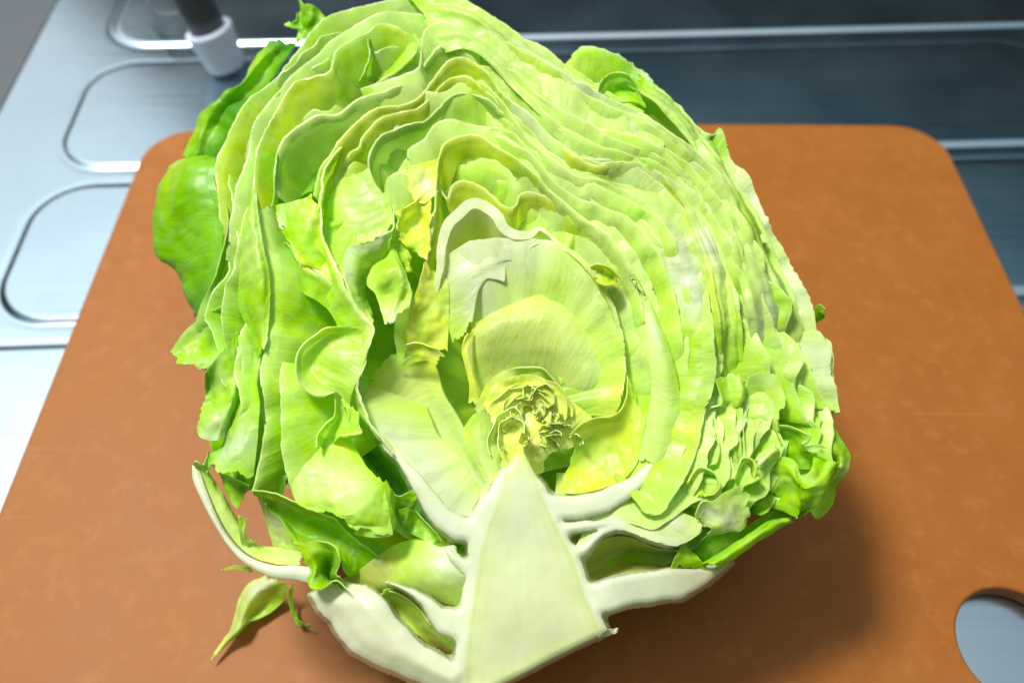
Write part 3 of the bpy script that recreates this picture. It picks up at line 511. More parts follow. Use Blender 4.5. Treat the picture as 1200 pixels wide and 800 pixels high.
PALE = [('VWVVP', 'PVVVP', 'LMMML'), ('PVVPV', 'MPVPM', 'LLMLL'), ('MVVMP', 'MPPMM', 'LLLLL'), ('YPVPM', 'MMPMM', 'LLLLL')]
LIME = [('MPVPM', 'LMMML', 'LLGLL'), ('PVPMP', 'LMLML', 'GLLLG'), ('MMPMM', 'LLLLL', 'GGLLG')]
F1 = [(535, 4), (600, 42), (646, 72), (700, 106), (767, 138), (828, 190), (866, 245), (900, 310), (928, 380), (948, 450)]
F2 = [(525, 74), (565, 78), (620, 140), (675, 186), (730, 190), (772, 208), (806, 258), (828, 330), (837, 400), (836, 445)]
F3 = [(512, 146), (552, 146), (610, 176), (655, 222), (700, 246), (745, 270), (780, 330), (797, 400), (800, 450), (798, 480)]
F4 = [(524, 172), (557, 162), (600, 186), (645, 226), (700, 268), (742, 330), (757, 380), (765, 440), (765, 470), (760, 500)]
family(F1, F2, 12, PALE, h=(1, 2.6), seed=3, ruf=1.0)
family(F2, F3, 7, PALE, h=(-.5, 1.5), seed=5)
family(F3, F4, 4, PALE, h=(-2, 0), seed=8)
G1 = [(800, 420), (806, 470), (803, 520), (788, 570), (772, 600)]
G2 = [(838, 420), (845, 470), (842, 520), (830, 570), (808, 606)]
G3 = [(880, 420), (884, 480), (880, 530), (868, 575), (840, 610)]
G4 = [(920, 420), (930, 480), (930, 530), (915, 570), (880, 606)]
G5 = [(948, 420), (972, 480), (978, 530), (960, 575), (925, 604)]
family(G1, G2, 6, PALE, h=(-1, 1.5), wig=5, span=(.5, .95), seed=11, ruf=1.3)
family(G2, G3, 6, PALE + LIME, h=(-1, 1.5), wig=6, span=(.4, .8), seed=12, ruf=1.6)
family(G3, G4, 6, LIME, h=(-2, 1), wig=6, span=(.4, .8), seed=13, ruf=1.6)
family(G4, G5, 6, LIME, h=(-5, -1), wig=6, span=(.4, .8), seed=14, ruf=1.6)
H1 = [(268, 172), (258, 230), (264, 285), (252, 330), (240, 378), (256, 420), (262, 480), (258, 530), (272, 562)]
H2 = [(300, 190), (303, 245), (312, 292), (318, 345), (313, 400), (306, 445), (310, 495), (302, 540), (294, 572)]
family(H1, H2, 6, LIME, h=(-6, -2), wig=4, span=(.35, .7), seed=21, ruf=1.2, C=(520, 400))
T1_ = [(262, 190), (292, 125), (352, 62), (405, 18), (480, 4), (540, 12)]
T2_ = [(330, 190), (352, 150), (400, 138), (450, 108), (492, 84), (520, 60)]
T3_ = [(440, 215), (440, 172), (476, 150), (522, 120), (557, 112), (610, 150)]
family(T1_, T2_, 5, PALE, h=(-2.5, -.5), span=(.3, .6), seed=31, ruf=.9)
family(T2_, T3_, 3, PALE, h=(-2, 0), span=(.3, .5), seed=32, ruf=.9)

# --- right middle wavy leaves
loft([[(836, 440, 1), (845, 470, 1), (831, 478, 0), (827, 496, 0), (842, 520, 1), (840, 541, 1), (829, 546, 0)], [(850, 442, -1), (856, 470, -1), (842, 484, -4), (838, 500, -4), (852, 522, -2), (852, 545, -2), (838, 558, -4)], [(866, 440, 1), (868, 468, 1), (858, 486, -2), (852, 505, -3), (860, 525, 0), (866, 552, 0), (848, 565, -2)], [(873, 448, 0), (872, 462, -1), (862, 492, -4), (860, 512, -4), (868, 540, -2), (872, 565, -2), (860, 570, -4)]], ('MMMPPMM', 'LMLMPPL', 'VPMMVVM', 'MMLLMML'), wav=.8, n=70)
loft([[(860, 456, -1), (868, 470, -1), (870, 500, 0), (873, 530, 0)], [(864, 456, -6), (873, 475, -6), (876, 502, -6), (876, 528, -5)], [(872, 455, -2), (874, 480, -2), (876, 510, -1), (874, 532, -1)]], ('LLLL', 'GGGL', 'LLLL'), wav=.5)
loft([[(807, 562, 0), (818, 548, 1), (836, 552, 1), (843, 566, 1), (838, 577, 1), (826, 581, 0)], [(812, 572, -3), (822, 560, -3), (832, 560, -4), (836, 567, -4), (832, 574, -4), (824, 578, -3)], [(815, 585, -2), (822, 578, -2), (828, 572, -6), (831, 570, -7), (829, 572, -7), (823, 577, -5)]], ('YYMMYY', 'LLLLLL', 'YLLLLL'), wav=.4, w=2)
loft([[(874, 443, 0), (890, 437, 1), (906, 438, 1), (918, 448, 1)], [(876, 470, -3), (890, 466, -2), (905, 466, 0), (918, 480, 1)], [(876, 498, -5), (890, 495, -3), (903, 492, -1), (912, 497, 1)], [(878, 518, -7), (892, 516, -5), (903, 515, -3), (914, 522, 0)]], ('VVVP', 'PPPP', 'MPVM', 'LMPM'), wav=.5)
loft([[(884, 540, 0), (895, 528, 1), (907, 519, 1)], [(890, 544, 2), (901, 534, 3), (912, 526, 2)], [(893, 550, 0), (903, 542, 0), (912, 536, 0)]], ('VVV', 'WVV', 'PPP'), wav=.3)
loft([[(860, 560, 1), (868, 538, 2), (880, 537, 2), (886, 546, 2), (884, 560, 2)], [(866, 566, -2), (870, 550, -2), (877, 546, -3), (881, 551, -2), (880, 562, -2)], [(870, 570, 1), (876, 568, 1), (882, 566, 2), (890, 562, 2), (893, 562, 1)]], ('YMMYM', 'LLLYM', 'VVVVV'), wav=.5, w=2)
# the filled pale area right of x = 835 up to the outer leaf
bowl([(868, 262), (885, 272), (893, 277), (901, 279), (897, 268)], ('VLGLV', 'LGGGL'), h=1, C=(660, 430), k=.7, p0=20, p1=55, wav=.5)
bowl([(905, 370), (915, 400), (925, 430), (935, 465), (945, 490), (958, 500), (966, 488)], ('PMPMMLL', 'LLMMLLL', 'GLLLLLL'), h=-1, C=(660, 430), k=.7, p0=30, p1=62, wav=1.2, w=2)
bowl([(935, 390), (945, 415), (955, 445), (968, 470), (985, 482), (976, 440), (972, 402), (958, 384)], ('MVMMVWWV', 'LPMMPVVV', 'LLMMMPPP'), h=-3, C=(680, 430), k=.6, p0=36, p1=64, wav=1.0, w=2)
loft([[(953, 362, -8), (960, 357, -6), (967, 362, -6)], [(954, 372, -10), (961, 368, -8), (966, 370, -8)], [(956, 378, -12), (960, 378, -12), (963, 376, -12)]], ('LLL', 'LLL'), wav=.5, freq=200)
loft([[(925, 440, -14), (930, 475, -15), (935, 510, -16), (935, 550, -17)], [(952, 430, -12), (958, 470, -12), (966, 505, -13), (970, 550, -15)], [(972, 430, -16), (974, 470, -15), (976, 500, -14), (984, 545, -16)]], ('LLGG', 'LMLG', 'LLLG'), wav=1.2)
# --- green frill, right bottom
loft([[(912, 498, 0), (925, 500, 1), (940, 505, 2), (951, 511, 2), (940, 520, 1)], [(908, 520, -4), (922, 518, -3), (934, 520, -1), (942, 526, 0), (948, 530, -2)], [(900, 545, -6), (915, 540, -5), (930, 545, -5), (940, 550, -4), (960, 545, -5)]], ('LMMVM', 'GLLML', 'GGGLL'), wav=1.2, freq=140)
loft([[(945, 522, 2), (956, 520, 3), (966, 522, 3)], [(944, 528, 1), (956, 530, 2), (965, 530, 2)]], ('VVV', 'VVM'), wav=.4)
loft([[(903, 550, -3), (908, 535, -1), (930, 540, 0), (940, 560, 1), (950, 548, 1), (955, 530, 0)], [(905, 570, -4), (918, 560, -1), (932, 560, 2), (941, 570, 2), (955, 562, 1), (968, 540, 0)], [(912, 585, -6), (922, 578, -3), (934, 580, 0), (940, 581, 1), (960, 568, 1), (982, 540, 0)], [(890, 605, -8), (905, 595, -6), (930, 605, -3), (936, 606, -2), (962, 580, -3), (985, 545, -4)]], ('LLMVML', 'LMLLML', 'GLLMMM', 'DLGLLL'), wav=1.6, freq=130, n=70)
loft([[(970, 488, -6), (984, 515, -5), (995, 532, -5), (994, 548, -5), (981, 568, -6), (976, 590, -7), (953, 612, -7)], [(958, 500, -5), (974, 520, -3), (984, 534, -3), (984, 546, -3), (973, 562, -4), (966, 580, -5), (950, 602, -5)], [(945, 505, -6), (962, 525, -7), (972, 536, -8), (973, 546, -9), (962, 562, -9), (955, 580, -9), (938, 606, -9)], [(938, 500, -12), (950, 525, -14), (955, 538, -15), (955, 548, -16), (948, 562, -16), (940, 580, -16), (925, 600, -16)]], ('LGLVLLM', 'LLMMLLL', 'GLLLGGG', 'GGGGGGG'), wav=1.0, freq=130)
loft([[(874, 565, -6), (890, 575, -6), (905, 570, -5)], [(875, 585, -8), (893, 590, -6), (908, 582, -5)], [(876, 600, -10), (892, 604, -5), (903, 596, -5)]], ('GGL', 'GLL', 'DGL'), wav=1.2)
# V3 white lower leaf
loft([[(815, 602, 1), (822, 588, 2), (836, 587, 2), (850, 576, 1), (872, 567, 1)], [(822, 612, -1), (832, 602, 0), (846, 600, 1), (860, 590, 0), (875, 582, 0)], [(830, 621, -2), (842, 616, 0), (854, 612, 0), (866, 606, -1), (877, 600, -1)], [(832, 626, -4), (846, 624, -2), (858, 622, -2), (868, 622, -2), (874, 612, -3)]], ('VVVPM', 'VWVVV', 'VVWVV', 'VVVVP'), wav=.6)
# dark green fold and rolled edge, bottom right
loft([[(815, 640, -8), (835, 625, -8), (870, 618, -8), (905, 598, -9), (928, 592, -10)], [(820, 652, -10), (845, 640, -9), (875, 628, -9), (905, 610, -10), (925, 602, -11)], [(828, 660, -8), (850, 648, -8), (877, 634, -8), (904, 618, -9), (925, 606, -10)]], ('DDGGG', 'GGGGG', 'GLLLL'), wav=.8)
loft([[(826, 658, -5), (850, 644, -4), (877, 625, -4), (902, 610, -5), (925, 607, -6)], [(836, 661, -3), (857, 648, -2), (884, 630, -2), (908, 614, -3), (927, 609, -5)], [(840, 667, -5), (861, 655, -5), (890, 635, -5), (912, 619, -6), (926, 611, -7)], [(838, 664, -10), (858, 650, -11), (886, 630, -12), (908, 616, -12), (922, 610, -12)]], ('GGLGL', 'LMMLM', 'LLMLL', 'GGGGG'), wav=.6)
loft([[(787, 663, -4), (792, 650, -3), (801, 636, -3)], [(800, 664, -5), (806, 655, -4), (805, 642, -4)], [(828, 663, -6), (820, 655, -5), (808, 645, -5)]], ('LLL', 'LML', 'GLL'), wav=.5)

# --- core and white ribs
def core(drop=3.5):
    rowsL = [(601, 532), (590, 565), (577, 597), (567, 622), (558, 660), (553, 695), (545, 730), (541, 775), (538, 830)]
    rowsR = [(615, 532), (632, 565), (647, 602), (658, 622), (674, 654), (687, 695), (700, 722), (709, 740), (612, 790)]
    NL = 64; Lc = catmull([(*p, 0) for p in rowsL], NL); Rc = catmull([(*p, 0) for p in rowsR], NL); NU = 41
    V = []; K = []
    for i in range(NL):
        for j in range(NU):
            u = j / (NU - 1); x = Lc[i, 0] + (Rc[i, 0] - Lc[i, 0]) * u; y = Lc[i, 1] + (Rc[i, 1] - Lc[i, 1]) * u
            ed = min(u, 1 - u); wdt = abs(Rc[i, 0] - Lc[i, 0]); e_ = min(1, ed * wdt / 16)
            h = -1.2 * (1 - e_) ** 2 + .3 * mnoise.noise(Vector((x * .02, y * .02, 2))) + .03 * mnoise.noise(Vector((x * .2, y * .2, 7)))
            V.append(onface(x, y, h - drop))
            c = PAL['W'] * (1 - e_) + PAL['S'] * e_
            ring = math.exp(-((ed * wdt - 13) / 3.5) ** 2); c = c + (np.array((0.66, 0.74, 0.30)) - c) * .55 * ring
            ctr = math.exp(-((u - .45) * 4) ** 2); c = c + (PAL['W'] * .97 - c) * .35 * ctr * max(0, 1 - i / 45)
            K.append(c)
    V = np.array(V); K = np.array(K); N0 = NL * NU
    idx = np.arange(N0).reshape(NL, NU); F = np.stack((idx[:-1, :-1], idx[1:, :-1], idx[1:, 1:], idx[:-1, 1:]), -1).reshape(-1, 4).tolist()
    ring = list(idx[:, 0]) + list(idx[-1, 1:]) + list(idx[-2::-1, -1]) + list(idx[0, -2:0:-1])
    cen = V[idx[NL // 2, NU // 2]]; prev = None; base = N0
    Vx = [V]; Kx = [K]
    for d, s_ in ((0, 1), (4, 1.0), (12, .93), (20, .75), (26, .45)):
        axis = np.array([V[idx[i, NU // 2]] for i in range(NL)])
        pts = []
        for v in ring:
            i = v // NU; a = axis[i]; pts.append(a + (V[v] - a) * s_ - NRM * d * 1e-3 + UPF * 0.0)
        pts = np.array(pts); pts[:, 2] = np.maximum(pts[:, 2], .003); Vx.append(pts); Kx.append(np.tile(PAL['W'], (len(ring), 1)))
        if prev is not None:
            k = len(ring)
            for q in range(k): F.append([prev + q, prev + (q + 1) % k, base + (q + 1) % k, base + q])
        prev = base; base += len(ring)
    F.append(list(range(prev, base))[::-1])
    V = np.vstack(Vx); return link('stem', mesh_np('stem', V, F, np.vstack(Kx), V[:, :2]), MAT['rib'], LET)
core()
def seg_d(X, Y, a, b):
    ax, ay, bx, by = a[0], a[1], b[0], b[1]; dx, dy = bx - ax, by - ay; L2 = dx * dx + dy * dy + 1e-9
    t = np.clip(((X - ax) * dx + (Y - ay) * dy) / L2, 0, 1); return np.hypot(X - ax - t * dx, Y - ay - t * dy), t
def chain_sdf(X, Y, ch):
    d = np.full(X.shape, 1e9)
    for a, b in zip(ch[:-1], ch[1:]):
        q, t = seg_d(X, Y, a, b); d = np.minimum(d, q - (a[2] + (b[2] - a[2]) * t))
    return d
def poly_sdf(X, Y, pl):
    d = np.full(X.shape, 1e9); ins = np.zeros(X.shape, bool)
    for a, b in zip(pl, pl[1:] + pl[:1]):
        q, _ = seg_d(X, Y, a, b); d = np.minimum(d, q)
        c = ((a[1] > Y) != (b[1] > Y)) & (X < (b[0] - a[0]) * (Y - a[1]) / (b[1] - a[1] + 1e-12) + a[0]); ins ^= c
    return np.where(ins, -d, d)
def smin(a, b, k):
    h = np.clip(.5 + .5 * (b - a) / k, 0, 1); return b + (a - b) * h - k * h * (1 - h)
def cut_face():
    st = 1.25; xs = np.arange(340, 880, st); ys = np.arange(520, 840, st); X, Y = np.meshgrid(xs, ys, indexing='ij')
    nz = np.array([[mnoise.noise(Vector((x * .045, y * .045, 1))) * 2.2 + mnoise.noise(Vector((x * .2, y * .2, 4))) * .35 for y in ys] for x in xs])
    Xw, Yw = X + nz, Y + np.roll(nz, 31, 0)
    core_p = [(603, 531), (590, 565), (577, 597), (567, 622), (559, 660), (554, 695), (548, 730), (544, 775), (541, 826), (606, 793), (650, 770), (708, 742), (700, 722), (687, 695), (674, 654), (658, 622), (647, 602), (632, 565), (615, 531)]
    jl = [(600, 540), (586, 552), (574, 574), (556, 598), (545, 622), (549, 650), (547, 678), (541, 702), (537, 740), (528, 815), (560, 815), (565, 660), (594, 565)]
    jr = [(612, 540), (638, 568), (656, 606), (667, 630), (682, 660), (696, 698), (712, 738), (700, 747), (660, 650), (626, 570)]
    R4 = [(676, 690), (690, 684), (715, 677), (752, 670), (790, 665), (825, 662), (858, 659), (832, 684), (800, 702), (755, 707), (730, 713), (708, 719), (690, 716)]
    S1 = [(550, 778), (532, 775), (500, 757), (472, 731), (452, 702), (430, 684), (408, 681), (385, 685), (362, 697), (372, 716), (386, 729), (398, 747), (412, 764), (436, 778), (464, 789), (500, 806), (545, 822)]
    S2 = [(556, 712), (540, 714), (520, 713), (505, 701), (485, 691), (466, 685), (453, 682), (475, 692), (494, 708), (503, 727), (516, 741), (532, 749), (554, 756)]
    L1 = [(423, 470, 2.5), (438, 505, 4), (463, 533, 5), (484, 556, 8), (500, 582, 12), (520, 608, 14), (540, 621, 14), (562, 618, 15)]
    R2 = [(640, 594, 13), (662, 595, 14), (682, 594, 14.5), (708, 588, 14), (732, 575, 12), (752, 560, 9), (768, 545, 6), (782, 528, 3)]
    R3a = [(652, 622, 8), (690, 616, 6), (722, 611, 3.5), (745, 614, 2.2), (765, 619, 2)]
    R3b = [(664, 652, 7), (684, 644, 7), (695, 632, 6), (706, 624, 5), (722, 618, 4), (740, 621, 3.6), (758, 630, 3.2), (780, 637, 2.4), (800, 636, 2)]
    K = [(558, 668, 11), (545, 664, 8), (532, 655, 5), (526, 645, 3.5)]
    core_d = poly_sdf(X, Y, core_p); d = core_d
    for q in (poly_sdf(Xw, Yw, jl), poly_sdf(Xw, Yw, jr)): d = np.minimum(d, q)
    s1 = poly_sdf(Xw, Yw, S1); r4 = poly_sdf(Xw, Yw, R4)
    for q in (s1 + 1, r4 + 1, poly_sdf(Xw, Yw, S2), chain_sdf(Xw, Yw, L1) + 1.2, chain_sdf(Xw, Yw, R2) + 1, chain_sdf(Xw, Yw, R3a) + 1, chain_sdf(Xw, Yw, R3b) + 1, chain_sdf(Xw, Yw, K)): d = smin(d, q, 7)
    keep_core = Y > -1e9
    far = np.clip((np.hypot(X - 600, Y - 680) - 110) / 130, 0, 1); low = np.where((s1 < 8) | (r4 < 8), 7.0, 1.5) * far ** 1.3
    inner = np.clip(-d / 4.5, 0, 1); h = -1.0 * (1 - inner) ** 2 - low
    fib = np.array([[mnoise.noise(Vector(((x - 600) / max(12, (y - 500) * .5) * 22, y * .012, 3))) for y in ys] for x in xs])
    h += nz * .03 + fib * .03
    bul = np.clip(-s1 / 26, 0, 1); h += bul * bul * (3 - 2 * bul) * 1.8
    for _ in range(14): h[1:-1, 1:-1] = (h[1:-1, 1:-1] * 2 + h[:-2, 1:-1] + h[2:, 1:-1] + h[1:-1, :-2] + h[1:-1, 2:]) / 6
    out_ = np.clip(d, 0, None); h -= np.minimum(1, out_ / 5) ** .8 * 11
    V = np.array([onface(X[i, j], Y[i, j], h[i, j]) for i in range(len(xs)) for j in range(len(ys))])
    V[:, 2] = np.maximum(V[:, 2], .003)
    W_, S_, C_ = PAL['W'], PAL['S'], PAL['C']
    K_ = np.tile(W_, (*X.shape, 1)); m_ = np.clip(-s1 / 14, 0, 1)[..., None] * .8; K_ = K_ * (1 - m_) + C_ * m_
    vt = np.clip(np.array([[mnoise.noise(Vector((x * .012, y * .03, 9))) for y in ys] for x in xs]) * 1.6, 0, 1)[..., None]; K_ = K_ + (np.array((.62, .76, .30)) - K_) * vt * .35
    tip = (np.clip((X - 770) / 70, 0, 1) * (r4 < 8))[..., None]; K_ = K_ + (np.array((.62, .50, .28)) - K_) * tip * .7
    ci = np.clip(-core_d / 10, 0, 1)[..., None]; K_ = K_ * (1 - ci) + S_ * ci
    ring = np.exp(-((core_d + 5) / 3.2) ** 2)[..., None] * (Y > 545)[..., None]; K_ = K_ + (np.array((.62, .72, .20)) - K_) * ring * .65
    ring = np.exp(-((core_d + 15) / 7) ** 2)[..., None]; K_ = K_ + (np.array((.70, .78, .32)) - K_) * ring * .45
    ctr = np.exp(-((X - 612 - (Y - 600) * .04) / 26) ** 2)[..., None] * np.clip((720 - Y) / 140, 0, 1)[..., None]; K_ = K_ + (W_ - K_) * ctr * .5
    K_ = K_ * (1 + .035 * fib[..., None])
    tipc = np.clip((566 - Y) / 30, 0, 1)[..., None] * (core_d < 6)[..., None]; K_ = K_ + (PAL['B'] - K_) * tipc * .8
    idx = np.arange(X.size).reshape(X.shape); q = np.stack((idx[:-1, :-1], idx[:-1, 1:], idx[1:, 1:], idx[1:, :-1]), -1).reshape(-1, 4)
    F = q[(d.ravel()[q] < 5.2).all(1)]; used = np.unique(F); rm = -np.ones(X.size, int); rm[used] = np.arange(len(used))
    V = V[used]; link('core', mesh_np('core', V, rm[F], K_.reshape(-1, 3)[used], V[:, :2]), MAT['rib'], LET)
cut_face()
# L1: rib, pale inner surface and frilly far edge
bowl([(415, 440), (418, 456), (424, 472), (438, 506), (464, 534), (485, 556), (500, 582), (519, 610), (540, 623)], ('VVWWWWW', 'VVWWWWW', 'PPVVVV'), h=-2, C=(600, 500), k=.5, p0=30, p1=60, wav=.3, lip=1)
loft([[(424, 465, -2), (432, 488, -2), (446, 512, -2), (470, 538, -2), (492, 558, -3), (510, 582, -3), (526, 600, -4), (548, 604, -4)], [(440, 440, -7), (452, 465, -8), (470, 495, -9), (492, 522, -9), (512, 545, -9), (530, 568, -9), (545, 588, -8), (560, 596, -6)], [(462, 415, -9), (478, 440, -10), (495, 470, -11), (515, 498, -11), (532, 525, -10), (548, 548, -9), (560, 570, -8), (568, 585, -5)], [(500, 410, -9), (512, 432, -9), (520, 460, -9), (535, 486, -8), (548, 512, -7), (556, 535, -6), (568, 556, -5), (577, 568, -3)]], ('MBVVWWWW', 'YBBVVWWW', 'MBBVVVWW', 'YYBVVVVW'), wav=.3, n=80, w=2.2)

# R2 white rib right of the core
bowl([(650, 606), (682, 608), (708, 602), (734, 588), (756, 568), (772, 550), (784, 528)], ('VVVVVVP', 'VVVVPPM', 'PPPPMM'), h=-3, C=(660, 470), k=.6, p0=30, p1=60, wav=.3, lip=0)
# R3 wavy pale leaves
bowl([(660, 622), (690, 616), (722, 611), (745, 614), (765, 619), (778, 613), (800, 597), (811, 589), (823, 584), (836, 586)], ('WWVVPVV', 'WVVVPPP', 'MMMMM'), h=-1, C=(680, 480), k=.7, p0=30, p1=60, wav=.3)
bowl([(668, 652), (684, 644), (695, 632), (706, 624), (722, 618), (740, 621), (758, 630), (780, 637), (800, 636), (817, 628), (824, 617), (816, 606)], ('WWWWWWVV', 'VVWVVVWV', 'MPPPPPPP'), h=0, C=(720, 560), k=.5, p0=38, p1=62, wav=.3, decay=1.5)
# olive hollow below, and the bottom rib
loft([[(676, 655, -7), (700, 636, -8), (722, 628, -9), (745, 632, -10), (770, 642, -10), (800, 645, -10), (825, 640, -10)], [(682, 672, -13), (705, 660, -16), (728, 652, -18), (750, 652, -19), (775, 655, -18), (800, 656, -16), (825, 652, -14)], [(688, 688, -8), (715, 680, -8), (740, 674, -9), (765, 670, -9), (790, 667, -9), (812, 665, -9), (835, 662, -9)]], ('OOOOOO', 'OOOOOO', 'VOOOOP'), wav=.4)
def slab(top, bot, cols, hs, depth, n=60, wav=.2, mid=None, name='rib', bulge=1.2):
    """a thick petiole: flat-ish upper face between two traced edges, rounded underside"""
    SEED[0] += 1
    a = catmull([onface(*p, hs) for p in top], n); b = catmull([onface(*p, hs) for p in bot], n); m = 33; S = np.empty((n, m, 3))
    for j in range(m):
        u = j / (m - 1)
        if u <= .5: q = u * 2; S[:, j] = a + (b - a) * q + NRM * 1e-3 * bulge * 4 * q * (1 - q)
        else: q = (u - .5) * 2; S[:, j] = b + (a - b) * q - NRM * 1e-3 * depth * math.sin(math.pi * q) ** .7
    S[..., 2] = np.maximum(S[..., 2], .0025)
    d = vnoise(S, 120, SEED[0]) * wav * 1e-3 + vnoise(S, 500, SEED[0] + 3) * wav * .4e-3
    S[..., 2] += d
    c = colgrid(cols, n, (m + 1) // 2); c = np.concatenate((c, c[:, -2::-1]), 1)
    idx = np.arange(n * m).reshape(n, m); F = np.stack((idx[:-1, :-1], idx[1:, :-1], idx[1:, 1:], idx[:-1, 1:]), -1).reshape(-1, 4).tolist()
    F.append(list(idx[0])); F.append(list(idx[-1][::-1]))
    V = S.reshape(-1, 3); return link(name, mesh_np(name, V, F, c.reshape(-1, 3), V[:, :2]), MAT['rib'], LET)



# S: left bottom petioles


loft([[(442, 702, -8), (452, 692, -5), (470, 696, -5), (490, 712, -6), (505, 730, -6), (525, 745, -5)], [(455, 715, -12), (470, 712, -10), (488, 722, -9), (505, 738, -9), (520, 750, -9), (535, 757, -8)], [(470, 733, -11), (488, 742, -12), (503, 755, -14), (516, 764, -16), (528, 770, -17), (536, 772, -14)]], ('MMMPPP', 'OPPVVP', 'VPPOOO'), wav=.4)
loft([[(452, 690, -4), (470, 690, -7), (486, 700, -8), (498, 720, -8)], [(446, 698, -9), (462, 702, -12), (480, 712, -13), (494, 724, -12)]], ('MOOO', 'OOOO'), wav=.3)
# S3: olive-green surface with white knob by the core
loft([[(400, 678, -10), (420, 668, -9), (445, 650, -9), (470, 636, -10), (495, 632, -9), (514, 640, -5), (532, 638, -2)], [(410, 690, -10), (430, 684, -9), (455, 672, -7), (480, 660, -5), (505, 655, -3), (525, 655, -2), (542, 662, -1)], [(425, 696, -11), (448, 690, -9), (470, 686, -7), (492, 684, -5), (512, 685, -3), (532, 680, -2), (553, 672, -1)], [(440, 702, -14), (460, 696, -13), (485, 697, -12), (505, 705, -12), (522, 712, -12), (536, 708, -9), (548, 692, -5)]], ('OOOMPWW', 'OOOPVWW', 'MMPVVVW', 'MMOOOMP'), wav=.35, n=70, w=2.5)

loft([[(525, 638, -10), (545, 634, -9), (560, 640, -8)], [(527, 650, -14), (543, 650, -14), (557, 655, -12)], [(535, 662, -8), (546, 664, -7), (556, 666, -5)]], ('GGG', 'GGG', 'MMM'), wav=.3)
# --- left: long strip leaf F with its line down to the bottom
bowl([(297, 202), (300, 225), (303, 245), (301, 262), (311, 292), (318, 325), (317, 360), (316, 385), (312, 405), (305, 440), (310, 467), (310, 500), (305, 530), (299, 556), (294, 575)], ('VVVVMMVMMMM', 'LLLLLLLLGGG', 'GGGLLLLGGG'), h=-1, C=(560, 400), k=.9, p0=20, p1=50, wav=1.4, w=2, freq=70)
loft([[(300, 205, -1), (302, 245, 0), (308, 285, 1), (316, 325, 1), (316, 365, 0), (313, 400, 0)], [(292, 230, -1), (294, 262, 1), (298, 300, 2), (304, 335, 2), (304, 370, 0), (306, 410, 0)], [(285, 250, -4), (280, 285, -4), (277, 325, -4), (281, 365, -5), (293, 395, -5), (300, 422, -4)]], ('VVVMMV', 'MVVMLM', 'MLMLLL'), wav=.9, n=80)
bowl([(322, 240), (327, 264), (338, 268), (341, 282), (350, 304), (370, 317), (390, 327), (406, 340), (421, 366)], ('MMMYYYM', 'LLLLLLL', 'LLLLLLL'), h=1, C=(420, 250), k=.5, p0=40, p1=75, wav=.7, w=2)
loft([[(322, 241, 0), (340, 237, 1), (356, 233, 1), (366, 226, 2)], [(328, 264, 1), (345, 262, 2), (362, 258, 3), (376, 243, 2)], [(340, 283, 1), (352, 287, 2), (368, 285, 2), (380, 280, 1)], [(352, 306, 1), (368, 309, 1), (384, 308, 0), (398, 320, 0)], [(372, 318, 0), (386, 324, 1), (398, 332, 0), (408, 342, 0)]], ('MLLM', 'LLMY', 'LMLY', 'YLLY', 'YYYY'), wav=.6, n=50)
# E4 hollow green inside
loft([[(325, 176, 0), (321, 205, 0), (321, 228, -1), (318, 242, -2)], [(345, 165, -8), (338, 200, -9), (335, 225, -9), (330, 240, -8)], [(375, 160, -12), (365, 190, -13), (352, 215, -13), (345, 235, -10)], [(405, 160, -10), (388, 182, -9), (374, 205, -8), (365, 224, -5)]], ('VPPM', 'PMML', 'MLGG', 'LGDG'), wav=.5)
# M1 folded flap with white wavy edge
loft([[(461, 243, 0), (461, 266, 1), (452, 274, 2), (431, 285, 2), (412, 288, 2), (403, 300, 2), (405, 330, 2), (420, 364, 2), (437, 379, 2)], [(458, 262, -3), (459, 280, -1), (450, 288, 1), (436, 295, 1), (424, 302, 1), (418, 314, 1), (417, 335, 0), (424, 358, 0), (436, 374, 1)], [(455, 290, -5), (455, 302, -3), (447, 310, -3), (440, 315, -3), (433, 322, -3), (429, 332, -4), (428, 342, -5), (429, 352, -5), (434, 362, -5)]], ('VVWWWWVVV', 'MMMMMPPPP', 'LLLLLLLGG'), wav=.35, n=90, w=2)
loft([[(437, 312, -2), (430, 332, -1), (440, 345, 0), (446, 362, 1), (452, 381, 2)], [(448, 300, -2), (449, 325, 1), (455, 345, -1), (462, 358, 2), (458, 378, 3)], [(456, 288, -2), (466, 312, 2), (472, 332, 2), (473, 350, 0), (474, 362, 2)], [(460, 284, -4), (472, 312, 0), (481, 336, 1), (483, 348, 1), (478, 362, 1)]], ('MMMPV', 'MMLVW', 'LMMLV', 'MPVPV'), wav=.6)  # lit look of the curled tip put into its white colour
# M3 big green-lime hollow
loft([[(318, 300, -6), (335, 285, -5), (352, 308, -4), (380, 322, -4), (405, 340, -4), (420, 366, -3)], [(318, 325, -13), (338, 318, -12), (355, 330, -11), (380, 340, -10), (402, 355, -9), (418, 374, -6)], [(318, 360, -15), (338, 356, -14), (358, 362, -13), (382, 366, -12), (402, 372, -10), (418, 380, -6)], [(322, 395, -16), (334, 395, -16), (352, 395, -16), (375, 390, -13), (398, 386, -9), (416, 383, -6)], [(328, 425, -17), (336, 422, -17), (350, 418, -17), (370, 405, -14), (395, 395, -10), (414, 388, -7)]], ('LLLLYY', 'LLLLLL', 'GLLLLL', 'GGLLLY', 'GGGGLL'), wav=.6)
